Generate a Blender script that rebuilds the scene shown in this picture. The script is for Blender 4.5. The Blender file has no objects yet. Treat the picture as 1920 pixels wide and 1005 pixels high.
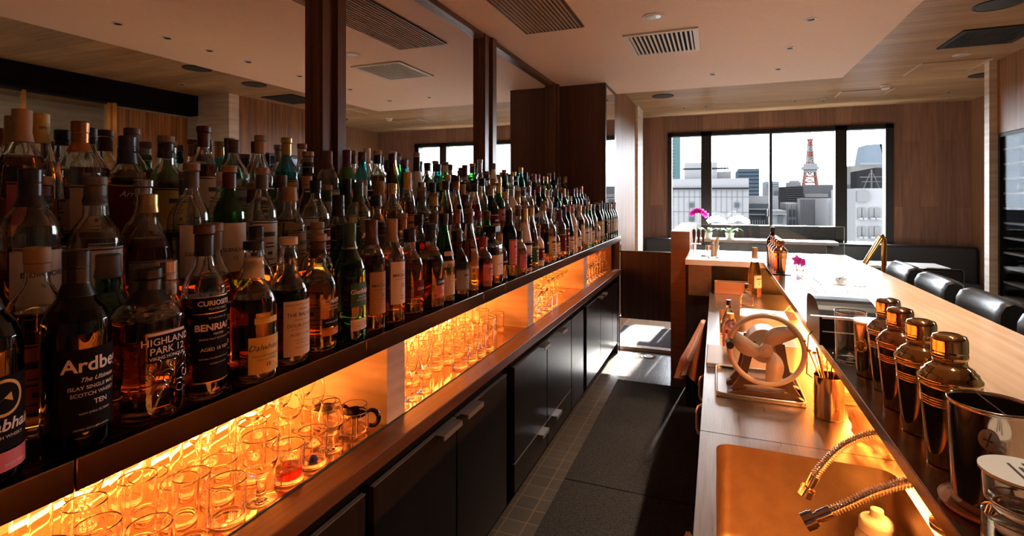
import bpy, bmesh, math, random
from mathutils import Vector, Matrix
sc = bpy.context.scene
COL = sc.collection
PI = math.pi

# ---------------------------------------------------------------- camera
cam_d = bpy.data.cameras.new('camera')
cam_d.sensor_width = 36.0
cam_d.lens = 36.0 * 967 / 1920
cam_d.shift_y = -(502.5 - 369) / 1920
cam_d.clip_start = 0.02
cam_d.clip_end = 3000
cam = bpy.data.objects.new('camera', cam_d)
COL.objects.link(cam)
cam.location = (0, 0, 1.48)
cam.rotation_euler = (PI / 2, 0, math.atan(383 / 967))
sc.camera = cam

# ---------------------------------------------------------------- world, sun, exposure
w = bpy.data.worlds.new('sky'); sc.world = w; w.use_nodes = True
bgn = w.node_tree.nodes['Background']
bgn.inputs[0].default_value = (0.86, 0.92, 1.0, 1)
bgn.inputs[1].default_value = 11.0
sun_d = bpy.data.lights.new('sun', 'SUN'); sun_d.energy = 26; sun_d.angle = 0.02; sun_d.color = (1, .95, .88)
sun = bpy.data.objects.new('sun', sun_d); COL.objects.link(sun)
sun.rotation_euler = Vector((-0.12, -1.0, -0.45)).to_track_quat('-Z', 'Y').to_euler()
sc.view_settings.view_transform = 'Standard'
sc.view_settings.look = 'None'
sc.view_settings.exposure = 1.15
sc.view_settings.gamma = 1
sc.view_settings.use_curve_mapping = False
cy = sc.cycles
cy.max_bounces = 36; cy.transmission_bounces = 32; cy.glossy_bounces = 8; cy.diffuse_bounces = 5
cy.transparent_max_bounces = 24
cy.sample_clamp_indirect = 6.0
cy.blur_glossy = 0.5

def area(name, loc, direction, sx, sy, power, color, portal=False):
    d = bpy.data.lights.new(name, 'AREA'); d.shape = 'RECTANGLE'; d.size = sx; d.size_y = sy
    d.energy = power; d.color = color
    o = bpy.data.objects.new(name, d); COL.objects.link(o)
    o.location = loc
    o.rotation_euler = Vector(direction).to_track_quat('-Z', 'Y').to_euler()
    if portal: d.cycles.is_portal = True
    return o
area('window_portal', (.74, 8.36, 1.65), (0, -1, 0), 2.9, 1.62, 1, (1, 1, 1), True)
ORANGE = (1.0, 0.24, 0.035)
# LED strips under the bottle shelf, one per lit bay, and under the bar ledge
BAYS = [(-.5, .01), (.11, 1.30), (1.41, 2.55), (2.67, 3.79), (3.90, 4.88)]
for (a, b) in BAYS:
    o = area('led_strip_shelf', (-1.30, (a + b) / 2, 1.05), (.25, 0, -1), .03, (b - a) * .94, 5.0 * (b - a) * .55, ORANGE)
    o.rotation_euler = (0, -.25, 0)
    o = area('led_strip_bay', (-1.345, (a + b) / 2, .80), (1, 0, 1), (b - a) * .94, .012, 1.9 * (b - a), ORANGE)
o = area('led_strip_bar', (.45, 1.75, 1.005), (0, 0, -1), .03, 3.6, 25, (1, .34, .06)); o.rotation_euler = (0, 0, 0)
for (x, y) in [(.56, .9), (.56, 1.5), (.56, 2.14), (.56, 2.46), (.57, 2.79), (.57, 3.14), (.55, 3.68), (.51, 4.33), (.50, 5.01), (-.03, 5.0)]:
    d = bpy.data.lights.new('downlight_lamp', 'SPOT'); d.energy = 30 if y > 2 else 14; d.color = (1, .80, .60); d.spot_size = 1.25; d.spot_blend = .35; d.shadow_soft_size = .02
    o = bpy.data.objects.new('downlight_lamp', d); COL.objects.link(o); o.location = (x, y, 2.575)
# unseen fill lamp added to brighten the room behind the glass
area('cellar_room_fill', (3.22, 2.2, 2.62), (.3, 0, -1), .2, 3.5, 22, (1, .86, .66))

# ---------------------------------------------------------------- materials
def mat(name, col, rough=.5, metal=0., **kw):
    m = bpy.data.materials.new(name); m.use_nodes = True
    b = m.node_tree.nodes['Principled BSDF']
    b.inputs['Base Color'].default_value = (*col, 1)
    b.inputs['Roughness'].default_value = rough
    b.inputs['Metallic'].default_value = metal
    for k, v in kw.items():
        b.inputs[k.replace('_', ' ')].default_value = v
    return m
def nd(m, t, **kw):
    n = m.node_tree.nodes.new(t)
    for k, v in kw.items(): setattr(n, k, v)
    return n
def lk(m, a, b): m.node_tree.links.new(a, b)
def speck(m, scale, c1, c2, detail=4, bump=0., stretch=(1, 1, 1), rough=None):
    """noise colour variation (and bump) on a principled material"""
    b = m.node_tree.nodes['Principled BSDF']
    tc = nd(m, 'ShaderNodeTexCoord'); mp = nd(m, 'ShaderNodeMapping'); mp.inputs['Scale'].default_value = stretch
    n = nd(m, 'ShaderNodeTexNoise'); n.inputs['Scale'].default_value = scale; n.inputs['Detail'].default_value = detail
    lk(m, tc.outputs['Object'], mp.inputs[0]); lk(m, mp.outputs[0], n.inputs[0])
    r = nd(m, 'ShaderNodeValToRGB'); r.color_ramp.elements[0].position = .35; r.color_ramp.elements[1].position = .65
    r.color_ramp.elements[0].color = (*c1, 1); r.color_ramp.elements[1].color = (*c2, 1)
    lk(m, n.outputs[0], r.inputs[0]); lk(m, r.outputs[0], b.inputs['Base Color'])
    if bump:
        bp = nd(m, 'ShaderNodeBump'); bp.inputs['Strength'].default_value = bump; bp.inputs['Distance'].default_value = .002
        lk(m, n.outputs[0], bp.inputs['Height']); lk(m, bp.outputs[0], b.inputs['Normal'])
    if rough:
        mr = nd(m, 'ShaderNodeMapRange'); mr.inputs[3].default_value = rough[0]; mr.inputs[4].default_value = rough[1]
        lk(m, n.outputs[0], mr.inputs[0]); lk(m, mr.outputs[0], b.inputs['Roughness'])
    return m
def wood(name, c1, c2, grain, across, plank=(1.8, .16), rough=.45, seam=.5, vary=.35):
    """planks: grain runs along world axis `grain`, boards laid side by side along `across`"""
    m = mat(name, c1, rough); b = m.node_tree.nodes['Principled BSDF']
    tc = nd(m, 'ShaderNodeTexCoord'); sp = nd(m, 'ShaderNodeSeparateXYZ'); lk(m, tc.outputs['Object'], sp.inputs[0])
    cb = nd(m, 'ShaderNodeCombineXYZ')
    third = [a for a in 'XYZ' if a not in (grain, across)][0]
    lk(m, sp.outputs[grain], cb.inputs[0]); lk(m, sp.outputs[across], cb.inputs[1]); lk(m, sp.outputs[third], cb.inputs[2])
    mp = nd(m, 'ShaderNodeMapping'); mp.inputs['Scale'].default_value = (1.2, 26, 26); lk(m, cb.outputs[0], mp.inputs[0])
    n = nd(m, 'ShaderNodeTexNoise'); n.inputs['Scale'].default_value = 1.6; n.inputs['Detail'].default_value = 6; n.inputs['Distortion'].default_value = .6
    lk(m, mp.outputs[0], n.inputs[0])
    r = nd(m, 'ShaderNodeValToRGB'); r.color_ramp.elements[0].position = .3; r.color_ramp.elements[1].position = .7
    r.color_ramp.elements[0].color = (*c1, 1); r.color_ramp.elements[1].color = (*c2, 1)
    lk(m, n.outputs[0], r.inputs[0])
    if plank:
        bk = nd(m, 'ShaderNodeTexBrick'); bk.inputs['Scale'].default_value = 1
        bk.inputs['Brick Width'].default_value = plank[0]; bk.inputs['Row Height'].default_value = plank[1]
        bk.inputs['Mortar Size'].default_value = .0015; bk.inputs['Mortar Smooth'].default_value = 0
        bk.inputs['Color1'].default_value = (1, 1, 1, 1); bk.inputs['Color2'].default_value = (1 - vary, 1 - vary, 1 - vary, 1)
        bk.inputs['Mortar'].default_value = (1 - seam, 1 - seam, 1 - seam, 1); bk.offset = .37
        lk(m, cb.outputs[0], bk.inputs[0])
        mx = nd(m, 'ShaderNodeMix', data_type='RGBA', blend_type='MULTIPLY'); mx.inputs[0].default_value = 1
        lk(m, r.outputs[0], mx.inputs[6]); lk(m, bk.outputs[0], mx.inputs[7]); lk(m, mx.outputs[2], b.inputs['Base Color'])
    else:
        lk(m, r.outputs[0], b.inputs['Base Color'])
    return m
def tiles(name, c1, c2, grout, size, rough=.35):
    m = mat(name, c1, rough); b = m.node_tree.nodes['Principled BSDF']
    tc = nd(m, 'ShaderNodeTexCoord'); bk = nd(m, 'ShaderNodeTexBrick'); bk.offset = 0; bk.squash = 1
    bk.inputs['Scale'].default_value = 1; bk.inputs['Brick Width'].default_value = size; bk.inputs['Row Height'].default_value = size
    bk.inputs['Mortar Size'].default_value = .003; bk.inputs['Mortar Smooth'].default_value = .1
    bk.inputs['Color1'].default_value = (*c1, 1); bk.inputs['Color2'].default_value = (*c2, 1); bk.inputs['Mortar'].default_value = (*grout, 1)
    lk(m, tc.outputs['Object'], bk.inputs[0]); lk(m, bk.outputs[0], b.inputs['Base Color'])
    n = nd(m, 'ShaderNodeTexNoise'); n.inputs['Scale'].default_value = 60; lk(m, tc.outputs['Object'], n.inputs[0])
    bp = nd(m, 'ShaderNodeBump'); bp.inputs['Strength'].default_value = .4; bp.inputs['Distance'].default_value = .002
    ad = nd(m, 'ShaderNodeMath', operation='SUBTRACT'); lk(m, n.outputs[0], ad.inputs[0]); lk(m, bk.outputs['Fac'], ad.inputs[1])
    lk(m, ad.outputs[0], bp.inputs['Height']); lk(m, bp.outputs[0], b.inputs['Normal'])
    return m
def glass(name, col=(1, 1, 1), ior=1.45, rough=0.):
    m = mat(name, col, rough); b = m.node_tree.nodes['Principled BSDF']
    b.inputs['Transmission Weight'].default_value = 1; b.inputs['IOR'].default_value = ior
    return m
def pane(name, tint=(1, 1, 1), refl=.08):
    m = bpy.data.materials.new(name); m.use_nodes = True; nt = m.node_tree; nt.nodes.clear()
    o = nt.nodes.new('ShaderNodeOutputMaterial'); t = nt.nodes.new('ShaderNodeBsdfTransparent'); g = nt.nodes.new('ShaderNodeBsdfGlossy')
    t.inputs[0].default_value = (*tint, 1); g.inputs['Roughness'].default_value = 0
    fr = nt.nodes.new('ShaderNodeFresnel'); fr.inputs[0].default_value = 1.45
    mr = nt.nodes.new('ShaderNodeMath'); mr.operation = 'MULTIPLY'; mr.inputs[1].default_value = refl * 12; mr.use_clamp = True
    x = nt.nodes.new('ShaderNodeMixShader'); nt.links.new(fr.outputs[0], mr.inputs[0]); nt.links.new(mr.outputs[0], x.inputs[0])
    nt.links.new(t.outputs[0], x.inputs[1]); nt.links.new(g.outputs[0], x.inputs[2]); nt.links.new(x.outputs[0], o.inputs[0])
    return m
def emis(name, col, s):
    m = mat(name, col, .5); b = m.node_tree.nodes['Principled BSDF']
    b.inputs['Emission Color'].default_value = (*col, 1); b.inputs['Emission Strength'].default_value = s
    return m

M = {}
M['plaster'] = speck(mat('salmon_plaster', (.8, .6, .48), .6), 40, (.82, .60, .46), (.85, .63, .49))
M['wood_ceil'] = wood('oak_ceiling', (.36, .20, .09), (.62, .39, .20), 'X', 'Y', (1.9, .17), .38, .6, .35)
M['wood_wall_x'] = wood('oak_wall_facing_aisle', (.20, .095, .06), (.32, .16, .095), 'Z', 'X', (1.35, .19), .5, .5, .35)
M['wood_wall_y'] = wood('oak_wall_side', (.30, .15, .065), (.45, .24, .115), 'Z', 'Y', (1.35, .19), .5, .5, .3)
M['slat_wood'] = wood('fluted_oak', (.26, .11, .035), (.50, .24, .085), 'Z', 'Y', (9, .035), .5, .75, .45)
M['walnut'] = wood('walnut_column', (.075, .032, .022), (.125, .052, .035), 'Z', 'X', (9, .045), .35, .3, .25)
M['walnut_y'] = wood('walnut_post', (.085, .038, .022), (.15, .07, .038), 'Z', 'Y', None, .35)
M['counter_wood'] = wood('teak_counter', (.10, .048, .023), (.185, .095, .045), 'Y', 'X', None, .36)
M['bar_wood'] = wood('pale_bar_top', (.50, .33, .21), (.62, .43, .29), 'Y', 'X', (3.5, .4), .20, .12, .1)
M['cabinet'] = wood('dark_cabinet_wood', (.018, .013, .0125), (.032, .023, .021), 'Z', 'Y', None, .33)
M['cabinet_gap'] = mat('black_recess', (.005, .005, .005), .8, 0, Specular_IOR_Level=.1)
M['pillar_wood'] = wood('reddish_oak', (.34, .14, .065), (.46, .21, .10), 'X', 'Z', None, .45)
M['door_wood'] = wood('swing_door_walnut', (.045, .022, .016), (.085, .04, .027), 'Z', 'X', (9, .03), .4, .3, .3)
M['stone'] = speck(mat('pale_travertine', (.72, .66, .55), .55), 3, (.62, .55, .44), (.80, .74, .64), 6, 0, (1, 1, 9))
M['tile'] = tiles('floor_tiles', (.075, .058, .048), (.10, .078, .062), (.22, .14, .085), .10, .28)
M['lounge_floor'] = wood('pale_lounge_floor', (.42, .30, .19), (.58, .44, .30), 'Y', 'X', (1.6, .12), .3, .4, .2)
M['rubber_mat'] = speck(mat('coarse_mat', (.03, .024, .022), .95), 130, (.005, .0045, .0045), (.045, .033, .028), 2, 1.0)
M['blue_mat'] = speck(mat('blue_grey_mat', (.05, .055, .08), .9), 120, (.02, .022, .032), (.12, .13, .17), 2, 1.0)
M['steel'] = speck(mat('brushed_steel', (.62, .57, .52), .3, 1), 8, (.44, .39, .345), (.50, .45, .40), 5, .03, (30, 1, 1), (.24, .36))
M['sink_steel'] = speck(mat('sink_steel', (.5, .45, .40), .38, 1), 30, (.34, .25, .18), (.40, .30, .215), 4, .1, (1, 1, 1), (.36, .5))  # steel tinted warm: the reflected orange LED light is put into its colour
M['brass_dark'] = mat('aged_brass', (.16, .105, .055), .22, 1)
M['ledge_metal'] = mat('bronze_ledge', (.22, .17, .13), .22, 1)
M['chrome'] = mat('chrome', (.78, .76, .74), .08, 1)
M['alu'] = mat('satin_aluminium', (.80, .80, .82), .3, .75)
M['gold'] = mat('gold_steel', (.80, .55, .25), .09, 1)
M['silver'] = mat('polished_steel', (.72, .62, .52), .10, 1)
M['copper'] = mat('copper_steel', (.72, .42, .24), .12, 1)
M['brass'] = mat('polished_brass', (.83, .58, .24), .15, 1)
M['black_frame'] = mat('black_window_frame', (.006, .006, .006), .4)
M['black_gloss'] = mat('black_gloss', (.008, .008, .009), .2)
M['black_plastic'] = mat('black_plastic', (.007, .007, .008), .35, 0, Specular_IOR_Level=.15)
M['black_matte'] = mat('black_matte', (.012, .012, .013), .6)
M['mirror'] = mat('mirror', (.80, .78, .76), .0, 1)
M['pane'] = pane('window_pane'); M['screen'] = pane('glass_screen', (.93, .97, .96), .12)
M['dark_pane'] = pane('cellar_glass', (.62, .66, .70), .004)
M['leather'] = speck(mat('black_leather', (.012, .013, .015), .32), 70, (.010, .011, .013), (.016, .017, .02), 3, .25)
M['navy'] = mat('navy_leather', (.014, .018, .026), .4)
M['white_top'] = mat('white_laminate', (.85, .84, .82), .3)
M['shelf_glass'] = mat('dark_bronze_shelf', (.05, .022, .012), .06)
M['bay_floor'] = mat('bay_floor_glass', (.55, .32, .18), .05, .7)
M['bay_back'] = mat('bay_panel_added_glow', (.6, .45, .3), .5, 0, Emission_Color=(1, .25, .035, 1), Emission_Strength=.6)  # emission added to the panel so the glasses in the bays look brighter
M['white_metal'] = mat('white_vent_frame', (.72, .66, .60), .4)
M['white_plastic'] = mat('white_plastic', (.80, .76, .70), .4)
M['towel'] = speck(mat('pink_towel', (.62, .36, .29), .95), 200, (.56, .32, .25), (.68, .42, .34), 2, .6)
M['led'] = emis('led_strip', (1, .38, .08), 2.5)
M['clear'] = glass('clear_glass'); M['clear_t'] = glass('tumbler_glass', (.985, .985, .98), 1.45)
M['milky'] = mat('milky_plastic', (.88, .80, .70), .4, 0, Transmission_Weight=.35, IOR=1.2)
M['frost'] = glass('translucent_plastic', (.90, .88, .85), 1.3, .35)

# ---------------------------------------------------------------- mesh builder
class MB:
    def __init__(s): s.v = []; s.f = []; s.m = []; s.sm = []
    def add(s, vs, fs, mi=0, smooth=False):
        o = len(s.v); s.v += [tuple(v) for v in vs]
        for f in fs: s.f.append(tuple(i + o for i in f)); s.m.append(mi); s.sm.append(smooth)
        return s
    def box(s, x0, x1, y0, y1, z0, z1, mi=0, b=0.):
        if b <= 0:
            vs = [(x, y, z) for x in (x0, x1) for y in (y0, y1) for z in (z0, z1)]
            return s.add(vs, [(0, 1, 3, 2), (4, 6, 7, 5), (0, 4, 5, 1), (2, 3, 7, 6), (0, 2, 6, 4), (1, 5, 7, 3)], mi)
        return s.rbox(x0, x1, y0, y1, z0, z1, b, mi)
    def rbox(s, x0, x1, y0, y1, z0, z1, b, mi=0, seg=3, rv=None):
        """rounded box: rounded rectangle rings (vertical radius rv), edge radius b"""
        rv = b if rv is None else rv
        prof = [(b * (1 - math.sin(PI / 2 * i / seg)), z0 + b * (1 - math.cos(PI / 2 * i / seg))) for i in range(seg + 1)]
        prof += [(b * (1 - math.cos(PI / 2 * i / seg)), z1 - b * (1 - math.sin(PI / 2 * i / seg))) for i in range(seg + 1)]
        rings = [rrect(x0 + i, x1 - i, y0 + i, y1 - i, max(rv - i, .0004), 4, z) for i, z in prof]
        f0 = len(s.f); s.loft(rings, mi, True, True)
        for k in range(f0, len(s.f)):     # large axis-aligned faces stay flat shaded
            a, b_, c = [Vector(s.v[i]) for i in s.f[k][:3]]; nn = (b_ - a).cross(c - b_)
            if nn.length > 1e-12 and max(abs(q) for q in nn.normalized()) > .9999: s.sm[k] = False
        return s
    def loft(s, rings, mi=0, cap0=True, cap1=True, smooth=True, closed=True):
        n = len(rings[0]); vs = [p for r in rings for p in r]; fs = []
        for k in range(len(rings) - 1):
            for i in range(n if closed else n - 1):
                j = (i + 1) % n
                fs.append((k * n + i, k * n + j, (k + 1) * n + j, (k + 1) * n + i))
        s.add(vs, fs, mi, smooth)
        if cap0: s.add(rings[0], [tuple(range(n))[::-1]], mi)
        if cap1: s.add(rings[-1], [tuple(range(n))], mi)
        return s
    def lathe(s, prof, c=(0, 0, 0), n=24, mi=0, sq=None, flip=False, mis=None, sx=1., sy=1.):
        """prof: (r,z) from bottom to top; sq: list of superellipse exponents per ring"""
        P2 = [prof[0]]; S2 = [sq[0]] if sq else None; M2 = []      # support rings keep long walls evenly shaded
        for k in range(len(prof) - 1):
            (r0, z0), (r1, z1) = prof[k], prof[k + 1]; L = math.hypot(r1 - r0, z1 - z0); us = [.0012 / L, 1 - .0012 / L, 1] if L > .009 else [1]
            for u in us:
                P2.append((r0 + (r1 - r0) * u, z0 + (z1 - z0) * u))
                if sq: S2.append(sq[k] + (sq[k + 1] - sq[k]) * u)
                if mis: M2.append(mis[k])
        prof = P2; sq = S2; mis = M2 if mis else None
        rings = []
        for k, (r, z) in enumerate(prof):
            e = sq[k] if sq else 2
            ring = []
            for i in range(n):
                a = 2 * PI * (i + .5) / n; ca, sa = math.cos(a), math.sin(a)
                q = r if e == 2 else r / (abs(ca) ** e + abs(sa) ** e) ** (1 / e)
                ring.append((c[0] + q * ca * sx, c[1] + q * sa * sy, c[2] + z))
            rings.append(ring)
        vs = [p for r in rings for p in r]; base = len(s.v)
        s.v += vs
        def F(f, m_): s.f.append(tuple(base + i for i in (f[::-1] if flip else f))); s.m.append(m_); s.sm.append(True)
        for k in range(len(rings) - 1):
            mm = mis[k] if mis else mi
            for i in range(n):
                j = (i + 1) % n
                F((k * n + i, k * n + j, (k + 1) * n + j, (k + 1) * n + i), mm)
        if prof[0][0] > 0: F(tuple(range(n))[::-1], mis[0] if mis else mi)
        if prof[-1][0] > 0: F(tuple((len(rings) - 1) * n + i for i in range(n)), mis[-1] if mis else mi)
        return s
    def tube(s, pts, r, n=10, mi=0, caps=True):
        pts = [Vector(p) for p in pts]; rings = []
        rr = r if isinstance(r, (list, tuple)) else [r] * len(pts)
        up = None
        for k, p in enumerate(pts):
            t = (pts[min(k + 1, len(pts) - 1)] - pts[max(k - 1, 0)]).normalized()
            if up is None: up = Vector((0, 0, 1)) if abs(t.z) < .9 else Vector((1, 0, 0))
            a = t.cross(up).normalized(); b = a.cross(t).normalized(); up = b
            rings.append([tuple(p + a * rr[k] * math.cos(2 * PI * i / n) + b * rr[k] * math.sin(2 * PI * i / n)) for i in range(n)])
        return s.loft(rings, mi, caps, caps)
    def cyl(s, c, r, h, n=24, mi=0, r2=None):
        r2 = r if r2 is None else r2
        rg = lambda q, z: [(c[0] + q * math.cos(2 * PI * i / n), c[1] + q * math.sin(2 * PI * i / n), z) for i in range(n)]
        s.loft([rg(r, c[2]), rg(r2, c[2] + h)], mi); return s
    def mesh(s, name):
        me = bpy.data.meshes.new(name); me.from_pydata(s.v, [], s.f)
        me.polygons.foreach_set('material_index', s.m); me.polygons.foreach_set('use_smooth', s.sm)
        me.update()
        return me
    def obj(s, name, mats, parent=None, loc=(0, 0, 0), rz=0, **tags):
        return inst(s.mesh(name), name, mats, parent, loc, rz, **tags)
def rrect(x0, x1, y0, y1, r, n, z):
    pts = []
    for (cx, cy_, a0) in ((x1 - r, y1 - r, 0), (x0 + r, y1 - r, PI / 2), (x0 + r, y0 + r, PI), (x1 - r, y0 + r, 1.5 * PI)):
        for i in range(n + 1):
            a = a0 + PI / 2 * i / n; pts.append((cx + r * math.cos(a), cy_ + r * math.sin(a), z))
    return pts
def inst(me, name, mats, parent=None, loc=(0, 0, 0), rz=0, **tags):
    """link a mesh; materials sit on the object so copies may share mesh data"""
    o = bpy.data.objects.new(name, me); COL.objects.link(o)
    if not isinstance(mats, (list, tuple)): mats = [mats]
    while len(me.materials) < len(mats): me.materials.append(None)
    for i, m in enumerate(mats):
        sl = o.material_slots[i]; sl.link = 'OBJECT'; sl.material = M[m] if isinstance(m, str) else m
    o.location = loc; o.rotation_euler = (0, 0, rz)
    if parent: o.parent = parent
    for k, v in tags.items(): o[k] = v
    return o
def thing(name, label, category, loc=(0, 0, 0), rz=0, group=None):
    o = bpy.data.objects.new(name, None); COL.objects.link(o); o.empty_display_size = .05
    o.location = loc; o.rotation_euler = (0, 0, rz); o['label'] = label; o['category'] = category
    if group: o['group'] = group
    return o
def struct(mb, name, mats): return mb.obj(name, mats, kind='structure')
def bx(*a, **k): return MB().box(*a, **k)

# ---------------------------------------------------------------- lettering (built first, while the scene is empty)
def text_verts(body, size, shear=0., bold=0.):
    c = bpy.data.curves.new('txt', 'FONT'); c.body = body; c.size = size; c.align_x = 'CENTER'; c.shear = shear
    c.offset = bold * size; c.resolution_u = 3
    o = bpy.data.objects.new('txt', c); COL.objects.link(o)
    dg = bpy.context.evaluated_depsgraph_get(); dg.update()
    me = bpy.data.meshes.new_from_object(o.evaluated_get(dg))
    vs = [(v.co.x, v.co.y) for v in me.vertices]; fs = [tuple(p.vertices) for p in me.polygons]
    bpy.data.objects.remove(o); bpy.data.curves.remove(c); bpy.data.meshes.remove(me)
    return vs, fs
def letter_mesh(lines, R, e=2, off=.0013):
    """lines: (text, size, z, shear, bold, ang0); wraps round a cylinder of radius R whose front is +X"""
    mb = MB()
    for (t, size, z, sh, bo, a0) in lines:
        vs, fs = text_verts(t, size, sh, bo)
        bm = bmesh.new(); bv = [bm.verts.new((x, y, 0)) for x, y in vs]
        for f in fs: bm.faces.new([bv[i] for i in f])
        lo, hi = min(x for x, _ in vs), max(x for x, _ in vs); k = int(lo / .0022)
        while k * .0022 < hi:
            bmesh.ops.bisect_plane(bm, geom=bm.verts[:] + bm.edges[:] + bm.faces[:], plane_co=(k * .0022, 0, 0), plane_no=(1, 0, 0)); k += 1
        bm.verts.index_update()
        def P(x, y):
            a = a0 + x / (R * (1 if e == 2 else 1.08)); ca, sa = math.cos(a), math.sin(a)
            q = (R if e == 2 else R / (abs(ca) ** e + abs(sa) ** e) ** (1 / e)) + off
            return (q * ca, q * sa, z + y)
        mb.add([P(v.co.x, v.co.y) for v in bm.verts], [tuple(v.index for v in f.verts) for f in bm.faces])
        bm.free()
    return mb.mesh('lettering')
def flat_letter(lines, off=.0):
    mb = MB()
    for (t, size, x0, y0, sh, bo) in lines:
        vs, fs = text_verts(t, size, sh, bo); mb.add([(x + x0, y + y0, off) for x, y in vs], fs)
    return mb.mesh('lettering')
TXT = {
 'bunna': letter_mesh([('nahabhain', .021, .070, .2, .02, 0), ('SCOTCH WHISKY', .006, .060, 0, 0, 0)], .042),
 'bunna_lo': letter_mesh([('12', .016, .028, 0, .02, -.3), ('AGED YEARS', .005, .024, 0, 0, .35)], .0422),
 'ardbeg': letter_mesh([('Ardbeg', .0275, .118, 0, .02, .12), ('The Ultimate', .009, .103, .4, .01, .2), ('ISLAY SINGLE MALT', .0075, .092, 0, .01, .1),
            ('SCOTCH WHISKY', .0075, .082, 0, .01, .1), ('TEN', .010, .068, 0, .02, .25), ('NON CHILL-FILTERED', .0042, .056, 0, 0, .1), ('ARDBEG DISTILLERY LIMITED', .0035, .034, 0, 0, 0)], .042),
 'hp': letter_mesh([('HIGHLAND', .016, .128, 0, .01, 0), ('PARK 12', .016, .113, 0, .01, 0), ('VIKING HONOUR', .0075, .104, 0, .01, 0)], .0475, 3.2),
 'benr_a': letter_mesh([('CURIOSITAS', .0125, .172, 0, .03, 0), ('PEATED MALT', .0055, .164, 0, 0, 0)], .037),
 'benr_b': letter_mesh([('ESTABLISHED 1898', .0042, .148, 0, 0, 0), ('BENRIACH', .0165, .127, 0, .03, 0), ('PEATED', .0055, .118, 0, .01, 0), ('SINGLE MALT SCOTCH WHISKY', .0045, .110, 0, 0, 0),
            ('AGED 10 YEARS', .0085, .090, 0, .01, 0), ('NATURAL COLOUR NON CHILL FILTERED', .0034, .075, 0, 0, 0), ('SPEYSIDE SCOTLAND', .0034, .065, 0, 0, 0)], .037),
 'dalw': letter_mesh([('Dalwhinnie', .0165, .066, .35, 0, 0), ('HIGHLAND SINGLE MALT', .0055, .053, 0, 0, 0), ('SCOTCH WHISKY', .0055, .045, 0, 0, 0), ('15', .011, .033, 0, .01, 0)], .0437),
 'balv': letter_mesh([('SINGLE MALT SCOTCH WHISKY', .0055, .132, 0, 0, 0), ('Distilled at', .006, .122, .4, 0, 0), ('THE BALVENIE', .0115, .108, 0, .01, 0), ('Distillery, Banffshire', .0055, .099, .4, 0, 0),
            ('DOUBLEWOOD', .010, .085, 0, .005, 0), ('MATURED IN TWO DISTINCT CASKS', .0035, .079, 0, 0, 0), ('AGED 12 YEARS', .0085, .066, 0, 0, 0), ('The Balvenie Distillery Company', .0035, .055, 0, 0, 0), ('BANFFSHIRE SCOTLAND', .0032, .049, 0, 0, 0), ('David C. Stewart', .006, .038, .5, 0, 0)], .0437),
 'toma': letter_mesh([('TOMATIN', .014, .116, 0, .02, 0), ('HIGHLAND SINGLE MALT', .0048, .108, 0, 0, 0), ('SCOTCH WHISKY', .0045, .101, 0, 0, 0), ('LIMITED EDITION 15', .005, .070, 0, 0, 0)], .0437),
 'glfd': letter_mesh([('Glenfiddich', .0165, .123, 0, .02, 0), ('SINGLE MALT', .0055, .113, 0, 0, 0), ('SCOTCH WHISKY', .0055, .105, 0, 0, 0)], .0383, 2.6),
 'glfd_lo': letter_mesh([('12', .014, .040, 0, .01, .3), ('AGED YEARS', .004, .048, 0, 0, -.3), ('SCOTLAND', .004, .040, 0, 0, -.3)], .0385, 2.6),
 'mac18': letter_mesh([('The', .007, .137, .4, 0, 0), ('MACALLAN', .0125, .124, 0, .02, 0), ('HIGHLAND SINGLE MALT', .0045, .115, 0, 0, 0), ('18', .014, .096, 0, .01, 0), ('YEARS OLD', .0045, .088, 0, 0, 0)], .037),
 'mac12': letter_mesh([('The', .007, .151, .4, 0, 0), ('MACALLAN', .0125, .139, 0, .02, 0), ('HIGHLAND SINGLE MALT', .0045, .130, 0, 0, 0), ('12', .015, .108, 0, .01, 0), ('YEARS OLD', .0045, .082, 0, 0, 0), ('DOUBLE CASK', .0045, .074, 0, 0, 0)], .037),
 'chivas': letter_mesh([('CHIVAS', .0125, .086, 0, .03, 0), ('18', .012, .066, 0, .02, 0), ('REGAL', .008, .045, 0, .02, 0)], .0437),
 'chase': letter_mesh([('CHASE', .012, .080, 0, .02, 0)], .0437),
 'ball': letter_mesh([("Ballantine's", .013, .130, .3, .01, 0), ('FINEST', .006, .085, 0, 0, 0), ('SCOTCH WHISKY', .005, .076, 0, 0, 0)], .0385),
 'disa': letter_mesh([('DISARONNO', .0095, .083, 0, .01, 0), ('ORIGINALE', .005, .073, 0, 0, 0)], .0415, 5),
 'dram': letter_mesh([('DRAMBUIE', .009, .080, 0, .03, 0)], .037),
 'cata': letter_mesh([('CAT', .016, .110, 0, .03, 0)], .031),
 'glenl': letter_mesh([('GLENLIVET', .0125, .105, 0, .01, 0), ('12', .012, .085, 0, 0, 0)], .037),
 'morange': letter_mesh([('BOWMORE', .013, .100, 0, .02, 0), ('12', .012, .082, 0, .01, 0)], .042),
 'auchen': letter_mesh([('AUCHENTOSHAN', .0095, .120, 0, .01, 0), ('12', .013, .100, 0, 0, 0)], .042),
 'arran': letter_mesh([('Arran', .019, .120, .3, .01, 0)], .0437),
 'singl': letter_mesh([('SINGLETON', .010, .115, 0, .01, 0)], .0437),
 'spey': letter_mesh([('SPEY', .009, .274, 0, .02, 0)], .0168),
}

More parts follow.
